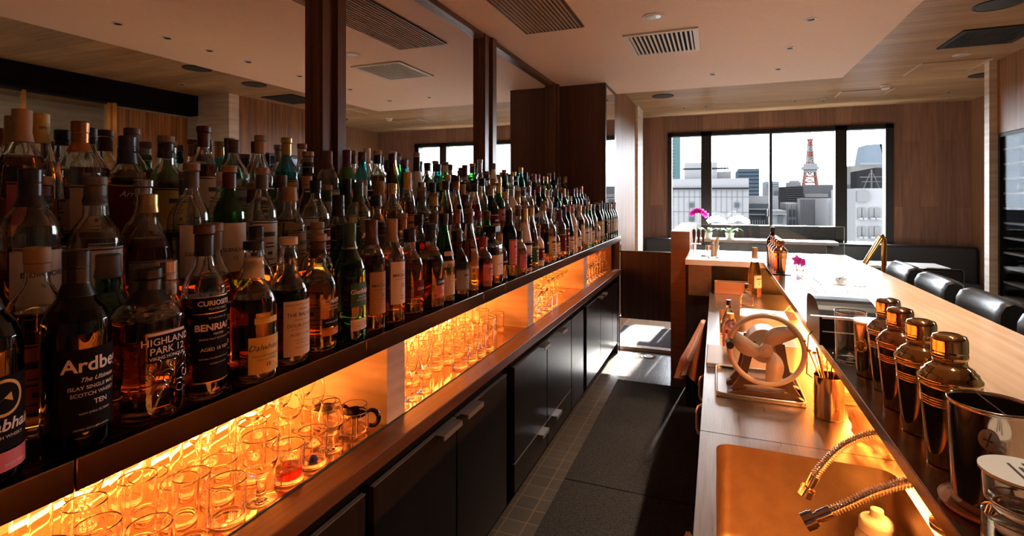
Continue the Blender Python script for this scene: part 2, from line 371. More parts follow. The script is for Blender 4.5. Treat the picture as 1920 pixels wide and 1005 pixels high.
# ---------------------------------------------------------------- the setting
struct(bx(-1.6, 5.2, -1.3, 5.10, -.1, 0), 'floor', 'tile')
struct(bx(-1.6, 5.2, 5.1001, 8.4, -.1, 0), 'floor', 'lounge_floor')
struct(bx(-1.62, 1.09, -1.3, 5.6, 2.59, 2.70), 'ceiling', 'plaster')
struct(bx(-1.62, 5.2, -1.3, 8.4, 2.70, 2.80).box(1.0901, 1.105, -1.3, 5.615, 2.672, 2.70).box(-1.6, 1.105, 5.6001, 5.615, 2.672, 2.70), 'ceiling', 'wood_ceil')
struct(bx(-1.62, -1.505, -1.3, 5.0, 0, 2.60), 'wall_left', 'black_matte')
struct(bx(-1.6, 5.2, -1.45, -1.3, 0, 2.8), 'wall_back', 'wood_wall_x')
struct(bx(-1.2, -1.0, 5.56, 7.0, 0, 2.7).box(-1.2, -.9975, 5.56, 7.0, 1.085, 1.092, 0), 'wall_left', 'slat_wood')
struct(bx(-1.3, -1.07, 7.0, 8.25, 0, 2.7), 'wall_left', 'wood_wall_y')
struct(bx(-1.07, -.97, 7.0, 7.5, 0, 2.7), 'trim_1', 'stone')
struct(bx(-1.5, -1.0, 5.0, 5.56, 0, 2.59), 'wall_left', 'walnut')
# window wall with opening
wx0, wx1, wz0, wz1, wy = -.69, 2.178, .84, 2.45, 8.2
struct(bx(-1.3, wx0, wy, 8.35, 0, 2.7).box(wx1, 3.2, wy, 8.35, 0, 2.7).box(wx0, wx1, wy, 8.35, 0, wz0).box(wx0, wx1, wy, 8.35, wz1, 2.7), 'wall_window', 'wood_wall_x')
fr = bx(wx0, wx0 + .06, wy - .02, 8.33, wz0, wz1).box(wx1 - .09, wx1, wy - .02, 8.33, wz0, wz1)
fr.box(wx0, wx1, wy - .02, 8.33, wz1 - .06, wz1).box(wx0, wx1, wy - .02, 8.33, wz0, wz0 + .025)
fr.box(-.21, -.065, wy - .02, 8.33, wz0, wz1).box(1.513, 1.65, wy - .02, 8.33, wz0, wz1)
fr.box(.708, .745, wy + .02, 8.31, 1.05, wz1).box(-.08, 1.52, wy, 8.32, wz0, 1.07)
fr.box(.68, .70, wy - .03, wy + .02, 1.20, 1.30).box(.685, .695, wy - .05, wy - .03, 1.22, 1.34)
wf = struct(fr, 'window_1', 'black_frame')
g = MB()
for a, b, z in ((wx0 + .06, -.21, wz0 + .02), (-.065, .708, 1.07), (.745, 1.513, 1.07), (1.65, wx1 - .09, wz0 + .02)):
    g.add([(a, 8.26, z), (b, 8.26, z), (b, 8.26, wz1 - .06), (a, 8.26, wz1 - .06)], [(0, 1, 2, 3)])
g.obj('pane', 'pane', wf)
# right side: recessed wall, stone pillar, fluted wall, stone column, glass front with lintel
struct(bx(3.0, 3.15, 5.98, 8.2, 0, 2.7), 'wall_right', 'wood_wall_y')
struct(bx(2.285, 2.40, 5.90, 5.99, 0, 2.7).box(2.4, 3.15, 5.90, 5.98, 0, 2.7), 'trim_2', 'stone')
struct(bx(2.34, 2.5, 4.56, 5.898, 2.045, 2.7).box(2.34, 2.5, 4.56, 4.88, 0, 2.045), 'wall_right', 'slat_wood')
struct(bx(2.5, 2.55, 4.56, 5.898, 0, 2.7), 'wall_right', 'black_matte')
struct(bx(2.335, 2.88, 4.42, 4.555, 0, 2.7), 'trim_3', 'stone')
struct(bx(2.85, 3.0, -1.3, 4.42, 2.46, 2.7), 'trim_4', 'cabinet_gap')
wg = struct(bx(2.87, 2.90, 1.30, 1.33, 0, 2.46).box(2.87, 2.90, 2.72, 2.75, 0, 2.46).box(2.86, 2.91, 3.42, 3.46, 0, 2.46), 'window_2', 'brass')
g = MB()
for a, b in ((-1.3, 1.3), (1.33, 2.72), (2.75, 3.42)):
    g.add([(2.885, a, 0), (2.885, b, 0), (2.885, b, 2.46), (2.885, a, 2.46)], [(0, 1, 2, 3)])
g.obj('pane', 'screen', wg)
d1 = struct(bx(2.87, 2.91, 3.50, 4.30, .01, 2.42), 'door_1', 'slat_wood')
bx(2.84, 2.93, 3.46, 3.50, 0, 2.46).obj('door_frame', 'brass', d1)
struct(bx(4.9, 5.05, -1.3, 4.7, 0, 2.7), 'wall_cellar_room', 'stone')
struct(bx(2.55, 5.2, 4.56, 4.7, 0, 2.7), 'wall_cellar_room', 'stone')
# mirror posts, top rail and the mirror itself
MIR = [(-1.3, .03), (.15, 1.62), (1.75, 3.17), (3.34, 4.76), (4.9, 4.99)]
mr_ = thing('wall_mirror', 'tall wall mirror behind the stepped rows of bottles, split by walnut posts', 'mirror', (-1.5, 2, 1.48))
for a, b in ((-1.3, 4.995),):
    MB().box(-.004, 0, a - 2, b - 2, -.12, 1.105).obj('mirror_panel', 'mirror', mr_)
MB().box(0.0005, .035, -3.3, 2.995, 1.075, 1.109).obj('top_rail', 'walnut_y', mr_)
for i, (a, b) in enumerate(((.03, .15), (1.62, 1.75), (3.17, 3.34), (4.76, 4.92))):
    m_ = b - a
    bx(-1.499, -1.47, a, b, 1.362, 2.585).box(-1.47, -1.455, a + .01, a + m_ * .4, 1.362, 2.585).box(-1.47, -1.44, a + m_ * .62, b, 1.362, 2.585).obj(
        'mirror_post', 'walnut_y', **dict(label=['walnut post nearest the camera dividing the mirror', 'thick walnut post dividing the mirror above the dark whisky bottles', 'slimmer walnut post in the middle of the mirror', 'walnut post where the mirror meets the dark column'][i], category='post', group='posts of the mirror'))
# narrow mirror slit in the side of the walnut column
bx(-1.0, -.997, 5.03, 5.46, 1.1, 2.55).obj('slit_mirror', 'mirror', label='narrow upright mirror set in the side of the dark walnut column', category='mirror')

t = thing('swing_door', 'low dark walnut swing door between the back counter and the wooden post', 'door', (-.625, 5.0, .32))
MB().rbox(-.225, .276, -.018, .018, 0, .645, .003).obj('door_leaf', 'door_wood', t)
MB().box(-.232, -.2255, -.01, .01, .04, .70).box(-.236, -.2255, -.02, .02, .0, .015).box(-.236, -.2255, -.02, .02, .63, .645).obj('pivot_hinge', 'black_matte', t)
struct(bx(-.875, -.862, 4.99, 5.01, .0005, .32).box(-.99, -.862, 4.985, 5.0, 0.0005, 1.05), 'trim_9', 'walnut_y')
# threshold and mats
struct(bx(-1.0, -.3, 5.06, 5.14, .0005, .03), 'trim_5', 'stone')
mt = [bx(-.735, -.07, a, b, .001, .014) for a, b in ((-1.2, 2.592), (2.60, 4.17))]
mt[0].obj('floor_mat', 'rubber_mat', label='long dark loop mat on the aisle floor, the nearer one', category='mat', group='aisle mats')
mt[1].obj('floor_mat', 'rubber_mat', label='dark loop mat on the aisle floor, the farther one before the bare tiles', category='mat', group='aisle mats')
bx(-.98, -.36, 5.20, 5.95, .001, .014).obj('door_mat', 'blue_mat', label='blue-grey entrance mat beyond the swing door', category='mat')
dr = thing('floor_drain', 'round chrome floor drain in the tiles before the swing door', 'drain', (-.585, 4.9, 0))
MB().cyl((0, 0, .0005), .07, .003).obj('drain_ring', 'chrome', dr)
MB().cyl((0, 0, .0036), .045, .004, 20).box(-.04, .04, -.003, .003, .0076, .009).obj('drain_cover', 'alu', dr)

# ---------------------------------------------------------------- ceiling fittings
def slat_vent(name, label, x0, x1, y0, y1, z, frame, fm, slat_m, n, along='Y', ang=.0):
    t = thing(name, label, 'vent', ((x0 + x1) / 2, (y0 + y1) / 2, z)); hx, hy = (x1 - x0) / 2, (y1 - y0) / 2
    MB().box(-hx, hx, -hy, -hy + frame, -.012, -.0005).box(-hx, hx, hy - frame, hy, -.012, -.0005).box(-hx, -hx + frame, -hy + frame, hy - frame, -.012, -.0005).box(hx - frame, hx, -hy + frame, hy - frame, -.012, -.0005).obj('vent_frame', fm, t)
    bx(-hx + frame, hx - frame, -hy + frame, hy - frame, -.003, -.0008).obj('vent_opening', 'cabinet_gap', t)
    s = MB(); W = 2 * (hx - frame) if along == 'Y' else 2 * (hy - frame)
    for i in range(n):
        p = -W / 2 + W * (i + .5) / n; e = W / n * .22
        if along == 'Y': s.box(p - e, p + e, -hy + frame, hy - frame, -.014, -.0035)
        else: s.box(-hx + frame, hx - frame, p - e, p + e, -.014, -.0035)
    s.obj('slats', slat_m, t)
slat_vent('linear_vent', 'long slatted linear vent in the salmon ceiling above the bottles', -1.195, -.795, 1.55, 3.28, 2.59, .012, 'walnut_y', mat('vent_slat', (.42, .30, .22), .5), 15)
slat_vent('ceiling_vent', 'square white framed ceiling vent with dark slats', -.60, -.11, 3.57, 4.12, 2.59, .035, 'white_metal', 'white_metal', 14)
def ring_light(name, label, cat, x, y, z, r, mat_ring, mat_in, grp=None):
    t = thing(name, label, cat, (x, y, z), 0, grp)
    MB().lathe([(r, -.0005), (r, -.004), (r * .8, -.006), (r * .72, -.0035)][::1], n=24).obj('trim_ring', mat_ring, t)
    MB().lathe([(0, -.0052), (r * .7, -.0052), (r * .7, -.0062), (r * .3, -.010), (0, -.010)][::1], n=20).obj('lamp_insert', mat_in, t)
DL = [(.56, 2.14), (.56, 2.46), (.57, 2.79), (.57, 3.14), (.55, 3.68), (.51, 4.33), (.50, 5.01), (-.03, 5.0)]
DLL = ['nearest the wide end of the bar row', 'second in the row above the bar', 'third in the row above the bar', 'fourth in the row above the bar', 'above the nearer stools', 'above the middle of the bar', 'nearest the wood ceiling in the bar row', 'alone between the square vent and the wood ceiling']
for (x, y), l in zip(DL, DLL):
    ring_light('downlight', 'small recessed downlight in salmon ceiling, ' + l, 'downlight', x, y, 2.59, .032, 'alu', 'black_matte', 'recessed downlights')
for (x, y, l) in ((-.41, 7.40, 'by the left of the window'), (-.13, 7.42, 'second from the left of the window'), (.93, 7.42, 'third from the left of the window'), (1.25, 7.46, 'above the middle of the window'), (2.50, 7.42, 'by the right end of the window'), (2.37, 3.87, 'over the passage by the glass front')):
    ring_light('downlight', 'small downlight in wood ceiling, ' + l, 'downlight', x, y, 2.70, .03, 'alu', 'black_matte', 'recessed downlights')
ring_light('ceiling_sensor', 'round white sensor plate beside the square ceiling vent', 'sensor', -.36, 3.27, 2.59, .065, 'white_metal', 'alu')
ring_light('ceiling_sensor', 'round white sensor plate in wood ceiling near the stone pillar', 'sensor', 1.96, 5.54, 2.70, .065, 'white_metal', 'alu')
for (x, y, l) in ((1.66, 4.17, 'above the nearer stools'), (1.58, 3.45, 'nearest the salmon ceiling edge'), (-.6, 6.47, 'near the fluted left wall'), (2.49, 6.53, 'behind the stone pillar')):
    t = thing('ceiling_speaker', 'round black speaker grille in wood ceiling, ' + l, 'speaker', (x, y, 2.70), 0, 'ceiling speakers')
    MB().lathe([(.125, -.0005), (.125, -.006), (.115, -.008), (.11, -.004)], n=32).obj('speaker_ring', 'black_matte', t)
    MB().lathe([(0, -.0045), (.109, -.0045), (.109, -.006), (.05, -.0075), (0, -.0075)], n=32).obj('speaker_grille', mat('speaker_mesh', (.03, .033, .04), .5), t)
slat_vent('black_vent', 'square black ceiling vent in the wood ceiling above the passage', 1.68, 2.16, 4.72, 5.22, 2.70, .03, 'black_matte', mat('black_slat', (.03, .033, .04), .4), 22)
t = thing('smoke_detector', 'small white smoke detector on the wood ceiling', 'detector', (1.72, 6.74, 2.70))
MB().lathe([(0, -.045), (.03, -.045), (.04, -.035), (.042, -.012), (.052, -.01), (.052, -.0005)], n=20).obj('detector_body', 'white_metal', t)
for i, (a, b, c, d, l) in enumerate(((1.75, 2.25, 5.75, 6.25, 'before the stone pillar'), (1.35, 1.85, 6.95, 7.3, 'nearer the window'))):
    bx(a, b, c, d, 2.695, 2.6995).obj('access_panel', 'wood_ceil', label='flush wooden access panel in the wood ceiling ' + l, category='panel', group='ceiling access panels')
    struct(MB().box(a - .007, a - .0005, c, d, 2.693, 2.6997).box(b + .0005, b + .007, c, d, 2.693, 2.6997), 'trim_%d' % (6 + i), 'white_metal')

# ---------------------------------------------------------------- back bar: cabinet run, counter, lit bays, stepped shelf
CX = -.87
def cab(name, label, y0, y1, z0=.09, z1=.745):
    t = thing(name, label, 'cabinet', (CX, (y0 + y1) / 2, 0), 0, 'dark cabinets under the back counter'); h = (y1 - y0) / 2
    bx(-.40, -.022, -h, h, z0, z1).obj('carcass', 'cabinet_gap', t)
    return t, h
def pull(t, y, z, L=.11, name='handle'):
    MB().box(.0005, .036, y - L / 2, y + L / 2, z + .0005, z + .004).box(.026, .030, y - L / 2, y + L / 2, z - .012, z + .0005).obj(name, 'alu', t)
def leaf(t, name, y0, y1, z0, z1, top=True, hy=None, L=.11, grille=None):
    o = MB().rbox(-.02, 0, y0, y1, z0, z1, .0015).obj(name, 'cabinet', t)
    if top: bx(-.012, .0012, y0, y1, z1 + .0003, z1 + .0025).obj('edge_strip', 'alu', o)
    if hy is not None:
        MB().box(.0008, .036, hy - L / 2, hy + L / 2, z1 + .0005, z1 + .004).box(.032, .036, hy - L / 2, hy + L / 2, z1 - .014, z1 + .0004).obj('handle', 'alu', o)
    if grille:
        s = MB(); a, b, c, d = grille
        nz = int((d - c) / .016); ny = max(2, int((b - a) / .016))
        for i in range(nz):
            for j in range(ny):
                yy = a + (b - a) * (j + .5 + (i % 2) * .4) / (ny + .5); zz = c + (d - c) * (i + .5) / nz
                s.add([(.0006, yy - .005, zz), (.0006, yy, zz - .004), (.0006, yy + .005, zz), (.0006, yy, zz + .004)], [(0, 1, 2, 3)])
        s.obj('vent_holes', mat('vent_hole', (.28, .28, .29), .3, 1), o)
    return o
t, h = cab('cabinet', 'dark wood door cabinet nearest the camera under the back counter', -.10, 1.135)
leaf(t, 'door', -h, -.01, .10, .686); leaf(t, 'door', 0, h, .10, .686)
t, h = cab('cabinet', 'two door dark cabinet with paired handles under the nearest lit bays', 1.171, 2.131)
leaf(t, 'door', -h, .0, .10, .686, hy=-.085, L=.13); leaf(t, 'door', .01, h, .10, .686, hy=.095, L=.13)
t, h = cab('drawer_cabinet', 'dark cabinet with two upper fronts over two lower drawers', 2.229, 3.232)
leaf(t, 'drawer', -h, -.012, .242, .686, hy=-.10, L=.10); leaf(t, 'drawer', -h, -.012, .10, .236, hy=-.13, L=.10)
leaf(t, 'drawer', .0, h, .242, .686, hy=.235, L=.10); leaf(t, 'drawer', .0, h, .10, .236, hy=.12, L=.10)
t, h = cab('vent_cabinet', 'slim dark cabinet with perforated vent between drawers and doors', 3.245, 3.562)
leaf(t, 'door', -h, h, .10, .686, top=False, grille=(-.09, .12, .13, .36))
t, h = cab('cabinet', 'two door dark cabinet with paired handles near the swing door', 3.659, 4.644)
leaf(t, 'door', -h, -.02, .10, .686, top=False, hy=-.10, L=.10); leaf(t, 'door', -.01, h, .10, .686, top=False, hy=.06, L=.10)
t, h = cab('vent_cabinet', 'narrow perforated dark cabinet at the far end of the counter', 4.652, 4.90)
leaf(t, 'door', -h, h, .10, .686, top=False, grille=(-.08, .09, .13, .42))
bx(-1.3, -.93, -.3, 4.9, .0005, .089).obj('plinth', 'cabinet_gap', label='black recessed plinth under the row of dark cabinets', category='plinth')
bx(-1.49, -.865, 4.905, 4.935, .0005, .745).obj('wooden_upright', 'cabinet', label='dark end panel closing the cabinet run by the swing door', category='panel')
o = MB().rbox(-.922, -.84, -.3, 4.94, .748, .79, .003).obj('back_counter', 'counter_wood', label='long teak front edge of the back counter below the lit bays', category='counter')
bx(-1.49, -.923, -.3, 4.94, .748, .786).obj('bay_floor', 'bay_floor', label='amber reflective glass floor of the lit bays', category='counter')
bx(-.928, -.922, -.3, 4.93, .7865, .7925).obj('glass_edge', mat('green_glass_edge', (.05, .12, .09), .1), label='thin green glass edge strip along the bay floor', category='trim')
bx(-1.39, -1.36, -.3, 4.9, .787, 1.059).obj('bay_back_panel', 'bay_back', label='back panel of the lit glass bays with an added glow', category='panel')
for y0, l in ((.015, 'nearest the camera'), (1.31, 'beside the handled glass mugs'), (2.56, 'between the tumblers and the cocktail glasses'), (3.80, 'nearest the swing door')):
    bx(-1.358, -.925, y0, y0 + .095, .787, 1.062).obj('bay_divider', 'stone', label='pale stone divider between lit bays, ' + l, category='divider', group='dividers of the lit bays')
bx(-1.358, -.925, 4.885, 4.93, .787, 1.062).obj('end_divider', 'walnut_y', label='dark wood end piece closing the last lit bay', category='divider')
t = thing('bottle_shelf', 'long dark bronze bottle shelf with an aged brass front lip', 'shelf', (-.84, 2.3, 1.11))
bx(-.66, -.022, -2.6, 2.64, -.046, 0).obj('shelf_board', 'shelf_glass', t)
t1 = thing('bottle_riser', 'dark bronze middle step raising the third and fourth rows of bottles', 'riser', (-.84, 2.3, 1.11), 0, 'risers of the bottle shelf')
bx(-.66, -.245, -2.6, 2.64, .0005, .13).obj('step', 'shelf_glass', t1)
t2 = thing('bottle_riser', 'dark bronze top step under the two rows of bottles against the mirror', 'riser', (-.84, 2.3, 1.11), 0, 'risers of the bottle shelf')
bx(-.66, -.452, -2.6, 2.64, .1305, .25).obj('step', 'shelf_glass', t2)
lp = MB(); ys = [-2.6, -1.85, -1.2, -.48, -.25, .64, 1.45, 2.64]
for a, b in zip(ys[:-1], ys[1:]): lp.rbox(-.0215, 0, a, b - .0015, -.047, .0, .002)
lp.obj('front_lip', 'brass_dark', t)
bx(-.52, -.09, -2.3, 2.57, -.0475, -.0463).obj('bay_bounce_panel', 'white_plastic', t)  # pale panel added under the shelf to bounce light into the bays
for i, (x, z) in enumerate(((-.2435, .006), (-.4505, .136))):
    bx(x, x + .004, -2.55, 2.6, z, z + .005).obj('led_strip', 'led', (t1, t2)[i])

# ---------------------------------------------------------------- bottles
SH = {  # outer profile, exponent of squareness for the body, label zone, fill height, cap sleeve start
 'classic': dict(p=[(0, 0), (.036, 0), (.0405, .003), (.042, .010), (.042, .172), (.0405, .188), (.034, .205), (.024, .219), (.0165, .234), (.0148, .250), (.0148, .284)], lab=(.035, .145), fill=.19, w='round-shouldered'),
 'tall': dict(p=[(0, 0), (.032, 0), (.0355, .003), (.037, .010), (.037, .185), (.0355, .203), (.028, .224), (.0185, .240), (.0150, .256), (.0145, .300)], lab=(.055, .175), fill=.21, w='tall'),
 'squat': dict(p=[(0, 0), (.038, 0), (.0425, .004), (.0437, .012), (.0437, .140), (.042, .158), (.036, .176), (.027, .190), (.0195, .203), (.0190, .222), (.0205, .232), (.0175, .244), (.0165, .262)], lab=(.028, .142), fill=.165, w='squat'),
 'square': dict(p=[(0, 0), (.036, 0), (.0405, .003), (.0415, .010), (.0415, .150), (.039, .166), (.028, .180), (.0175, .190), (.0155, .200), (.0155, .232)], e=5, lab=(.03, .13), fill=.155, w='square'),
 'tri': dict(p=[(0, 0), (.034, 0), (.038, .003), (.0385, .010), (.0375, .165), (.036, .185), (.030, .206), (.022, .224), (.0160, .240), (.0145, .255), (.0145, .296)], e=2.6, lab=(.03, .15), fill=.20, w='broad-shouldered'),
 'slope': dict(p=[(0, 0), (.033, 0), (.0375, .003), (.0385, .010), (.0385, .120), (.037, .150), (.031, .185), (.023, .220), (.0165, .250), (.0145, .270), (.0145, .305)], lab=(.03, .115), fill=.20, w='sloping'),
 'bulb': dict(p=[(0, 0), (.036, 0), (.0425, .005), (.0435, .016), (.0432, .110), (.041, .132), (.034, .152), (.024, .168), (.0185, .180), (.0175, .196), (.0205, .205), (.0175, .214), (.0168, .240)], lab=(.03, .105), fill=.145, w='bulbous'),
 'slim': dict(p=[(0, 0), (.027, 0), (.0300, .003), (.031, .010), (.031, .205), (.0295, .222), (.024, .244), (.0165, .268), (.0138, .290), (.0138, .330)], lab=(.06, .17), fill=.22, w='slim'),
 'flask': dict(p=[(0, 0), (.040, 0), (.0455, .004), (.0475, .014), (.0475, .150), (.0455, .170), (.038, .186), (.026, .198), (.0195, .208), (.0185, .232)], e=3.2, lab=(.09, .145), fill=.165, w='wide'),
 'short': dict(p=[(0, 0), (.032, 0), (.036, .003), (.037, .010), (.037, .110), (.035, .126), (.026, .142), (.0165, .154), (.0145, .166), (.0145, .200)], lab=(.03, .10), fill=.12, w='short'),
}
def rad(sh, z):
    p = SH[sh]['p']
    for (r0, z0), (r1, z1) in zip(p[1:-1], p[2:]):
        if z0 <= z <= z1: return r0 + (r1 - r0) * (z - z0) / max(z1 - z0, 1e-9)
    return p[-1][0]
CACHE = {}
def cached(key, fn):
    if key not in CACHE: CACHE[key] = fn()
    return CACHE[key]
def body_mesh(sh, fill, n=28):
    S = SH[sh]; P = S['p']; e = S.get('e', 2); zb = P[-5][1] if e != 2 else 0
    prof = []; 
    for (r, z) in P:
        if prof and prof[-1][1] < fill < z: prof.append((rad(sh, fill), fill))
        prof.append((r, z))
    ztop = P[-1][1]
    def ex(r, z):
        if e == 2: return 2
        R = max(q for q, _ in P); k = max(0, min(1, (r / R - .45) / .5)); return 2 + (e - 2) * k
    mis = [1 if (prof[i][1] + prof[i + 1][1]) / 2 < fill else 0 for i in range(len(prof) - 1)]
    mb = MB().lathe(prof, n=n, mis=mis, sq=[ex(r, z) for r, z in prof])
    wt = .0028; cav = [(0, fill), (rad(sh, fill) - wt, fill)] + [(r - wt * .8, z) for r, z in P if z > fill + .004][:-1] + [(P[-1][0] - wt * .8, ztop - .004), (0, ztop - .004)]
    mb.lathe(cav, n=n, mi=0, flip=True, sq=[ex(r, z) for r, z in cav])
    return mb.mesh('bottle_glass')
def label_mesh(sh, z0=None, z1=None, half=1.15, ink=True, off=.0007):
    S = SH[sh]; a, b = S['lab']; z0 = a if z0 is None else z0; z1 = b if z1 is None else z1; e = S.get('e', 2); n = 20
    mb = MB()
    def patch(a0, a1, za, zb, o, mi):
        k = max(2, int(n * (a1 - a0) / 2.3)); rows = []
        for z in (za, zb):
            R = rad(sh, z); row = []
            for i in range(k + 1):
                t = a0 + (a1 - a0) * i / k; ca, sa = math.cos(t), math.sin(t)
                q = R if e == 2 else R / (abs(ca) ** e + abs(sa) ** e) ** (1 / e)
                row.append(((q + o) * ca, (q + o) * sa, z))
            rows.append(row)
        mb.loft(rows, mi, False, False, True, False)
    patch(-half, half, z0, z1, off, 0)
    if ink:
        H = z1 - z0
        patch(-half, half, z1 - H * .05, z1 - H * .02, off + .0003, 1); patch(-half, half, z0 + H * .02, z0 + H * .05, off + .0003, 1)
        for f, hw, th in ((.66, .42, .10), (.50, .28, .03), (.42, .34, .03), (.26, .16, .07), (.15, .45, .02)):
            patch(-hw, hw, z0 + H * f, z0 + H * (f + th), off + .0003, 1)
    return mb.mesh('label')
def cap_meshes(sh, kind):
    P = SH[sh]['p']; r, z = P[-1]
    s0 = z - {'screw': .034, 'cork': .040, 'long': .062, 'stopper': .0}[kind]
    prof = lambda zz: rad(sh, zz)
    if kind in ('screw', 'long'):
        pr = [(prof(s0) + .0012, s0), (prof(s0 + .02) + .0012, s0 + .02), (r + .0022, z - .020), (r + .0012, z - .0195), (r + .0022, z - .018), (r + .0022, z + .004), (r + .0008, z + .006), (0, z + .0062)]
        return [('cap', MB().lathe([(prof(s0) + .0004, s0)] + pr, n=20).mesh('cap'))]
    out = []
    if kind == 'cork':
        pr = [(prof(s0) + .0004, s0), (prof(s0) + .0012, s0 + .0003), (r + .0014, z - .018), (r + .0014, z - .002), (r + .0004, z - .0015)]
        out.append(('neck_sleeve', MB().lathe(pr, n=20).mesh('neck_sleeve')))
    out.append(('stopper', MB().lathe([(r + .001, z + .0003), (r + .0034, z + .001), (r + .0034, z + .016), (r + .0022, z + .0178), (0, z + .018)], n=20).mesh('stopper')))
    return out
def gl(n, c): M[n] = glass(n, c)
gl('g_clear', (.96, .97, .95)); gl('g_green', (.10, .42, .12)); gl('g_dkgreen', (.03, .12, .05)); gl('g_teal', (.10, .42, .42)); gl('g_brown', (.20, .07, .02)); gl('g_blue', (.12, .2, .5)); gl('g_black', (.02, .028, .03))
gl('l_amber', (.62, .24, .045)); gl('l_dark', (.26, .06, .015)); gl('l_gold', (.85, .62, .25)); gl('l_clear', (.94, .95, .92)); gl('l_green', (.07, .26, .06)); gl('l_dkgreen', (.02, .075, .03)); gl('l_red', (.55, .03, .02))
gl('l_orange', (.85, .25, .04)); gl('l_brown', (.12, .04, .015)); gl('l_black', (.012, .014, .016)); gl('l_teal', (.06, .30, .30)); gl('l_pink', (.85, .45, .45)); gl('l_blue', (.1, .18, .45))
gl('l_wine', (.97, .86, .50)); M['g_white'] = mat('frosted_white', (.72, .72, .70), .35)
GLS = {'amber': ('g_clear', 'l_amber', 'clear glass bottle of amber liquor'), 'dark': ('g_clear', 'l_dark', 'clear bottle of deep red-brown liquor'), 'gold': ('g_clear', 'l_gold', 'clear bottle of pale gold liquor'),
       'clear': ('g_clear', 'l_clear', 'clear glass bottle'), 'green': ('g_green', 'l_green', 'green glass bottle'), 'dkgreen': ('g_dkgreen', 'l_dkgreen', 'dark green bottle'), 'black': ('g_black', 'l_black', 'black glass bottle'),
       'brown': ('g_brown', 'l_brown', 'brown glass bottle'), 'red': ('g_clear', 'l_red', 'bottle of bright red liqueur'), 'orange': ('g_clear', 'l_orange', 'bottle of orange liqueur'), 'teal': ('g_teal', 'l_teal', 'teal glass bottle'),
       'pink': ('g_clear', 'l_pink', 'bottle of pink liqueur'), 'blue': ('g_blue', 'l_blue', 'blue glass bottle'), 'white': ('g_white', 'g_white', 'frosted white bottle')}
def cm(n, c, r=.35, me=0.): M[n] = mat(n, c, r, me)
for n, c, r, me in (('c_black', (.012, .012, .013), .3, 0), ('c_navy', (.015, .025, .075), .35, 0), ('c_gold', (.62, .42, .16), .3, 1), ('c_red', (.30, .012, .014), .35, 0), ('c_white', (.70, .68, .64), .45, 0),
    ('c_maroon', (.085, .012, .022), .4, 0), ('c_copper', (.42, .18, .07), .3, 1), ('c_green', (.02, .09, .04), .35, 0), ('c_silver', (.50, .50, .50), .25, 1), ('c_brown', (.10, .045, .025), .5, 0),
    ('c_tan', (.40, .26, .14), .6, 0), ('c_orange', (.28, .085, .025), .4, 0), ('c_grey', (.10, .10, .105), .5, 0), ('c_purple', (.10, .03, .14), .4, 0), ('c_yellow', (.60, .42, .10), .45, 0)): cm(n, c, r, me)
M['cork'] = speck(mat('cork_wood', (.28, .17, .1), .6), 120, (.22, .13, .07), (.34, .215, .13))
for n, c in (('p_cream', (.68, .60, .46)), ('p_white', (.74, .72, .68)), ('p_black', (.006, .006, .007)), ('p_tan', (.42, .26, .12)), ('p_yellow', (.68, .50, .14)), ('p_navy', (.02, .04, .12)), ('p_maroon', (.14, .02, .03)), ('p_pink', (.62, .20, .25)), ('p_green', (.04, .12, .06)), ('p_orange', (.62, .22, .04)), ('p_grey', (.28, .28, .28))):
    M[n] = mat(n, c, .9 if n in ('p_black', 'p_maroon', 'p_navy') else .6, 0, Specular_IOR_Level=.15)
M['ink'] = mat('ink', (.05, .04, .035), .6); M['ink_gold'] = mat('ink_gold', (.62, .46, .20), .4, .6); M['ink_white'] = mat('ink_white', (.75, .73, .68), .5); M['ink_red'] = mat('ink_red', (.5, .06, .03), .5); M['ink_blue'] = mat('ink_blue', (.05, .08, .45), .5)
GRP = 'liquor bottles on the stepped shelf'
def bottle(sh, gk, cap, kind, lab, loc, rz, label, fill=None, n=28, stop='cork', plain=False, zone=None, sub=None):
    g0, g1, _ = GLS[gk]; fill = SH[sh]['fill'] if fill is None else fill
    t = thing('bottle', label, 'bottle', loc, rz, GRP)
    b = inst(cached(('b', sh, round(fill, 3), n), lambda: body_mesh(sh, fill, n)), 'bottle_glass', [g0, g1], t)
    for nm, me in cached(('c', sh, kind), lambda: cap_meshes(sh, kind)):
        inst(me, nm, stop if nm == 'stopper' else cap, t)
    if lab:
        z0, z1 = zone or (None, None)
        inst(cached(('l', sh, plain, z0, z1), lambda: label_mesh(sh, z0, z1, ink=not plain)), 'label', [lab, 'ink_white' if lab in ('p_black', 'p_navy', 'p_maroon', 'p_green') else 'ink'], t)
    return t
def lettering(t, key, m='ink', parent_label=True):
    p = t
    for c in t.children:
        if c.name.startswith('label'): p = c
    return inst(TXT[key], 'lettering', m, p)
ZS = 1.1105
def extra_label(t, sh, z0, z1, m, half=1.15, off=.0007, name='label'):
    return inst(label_mesh(sh, z0, z1, half, False, off), name, m, t)
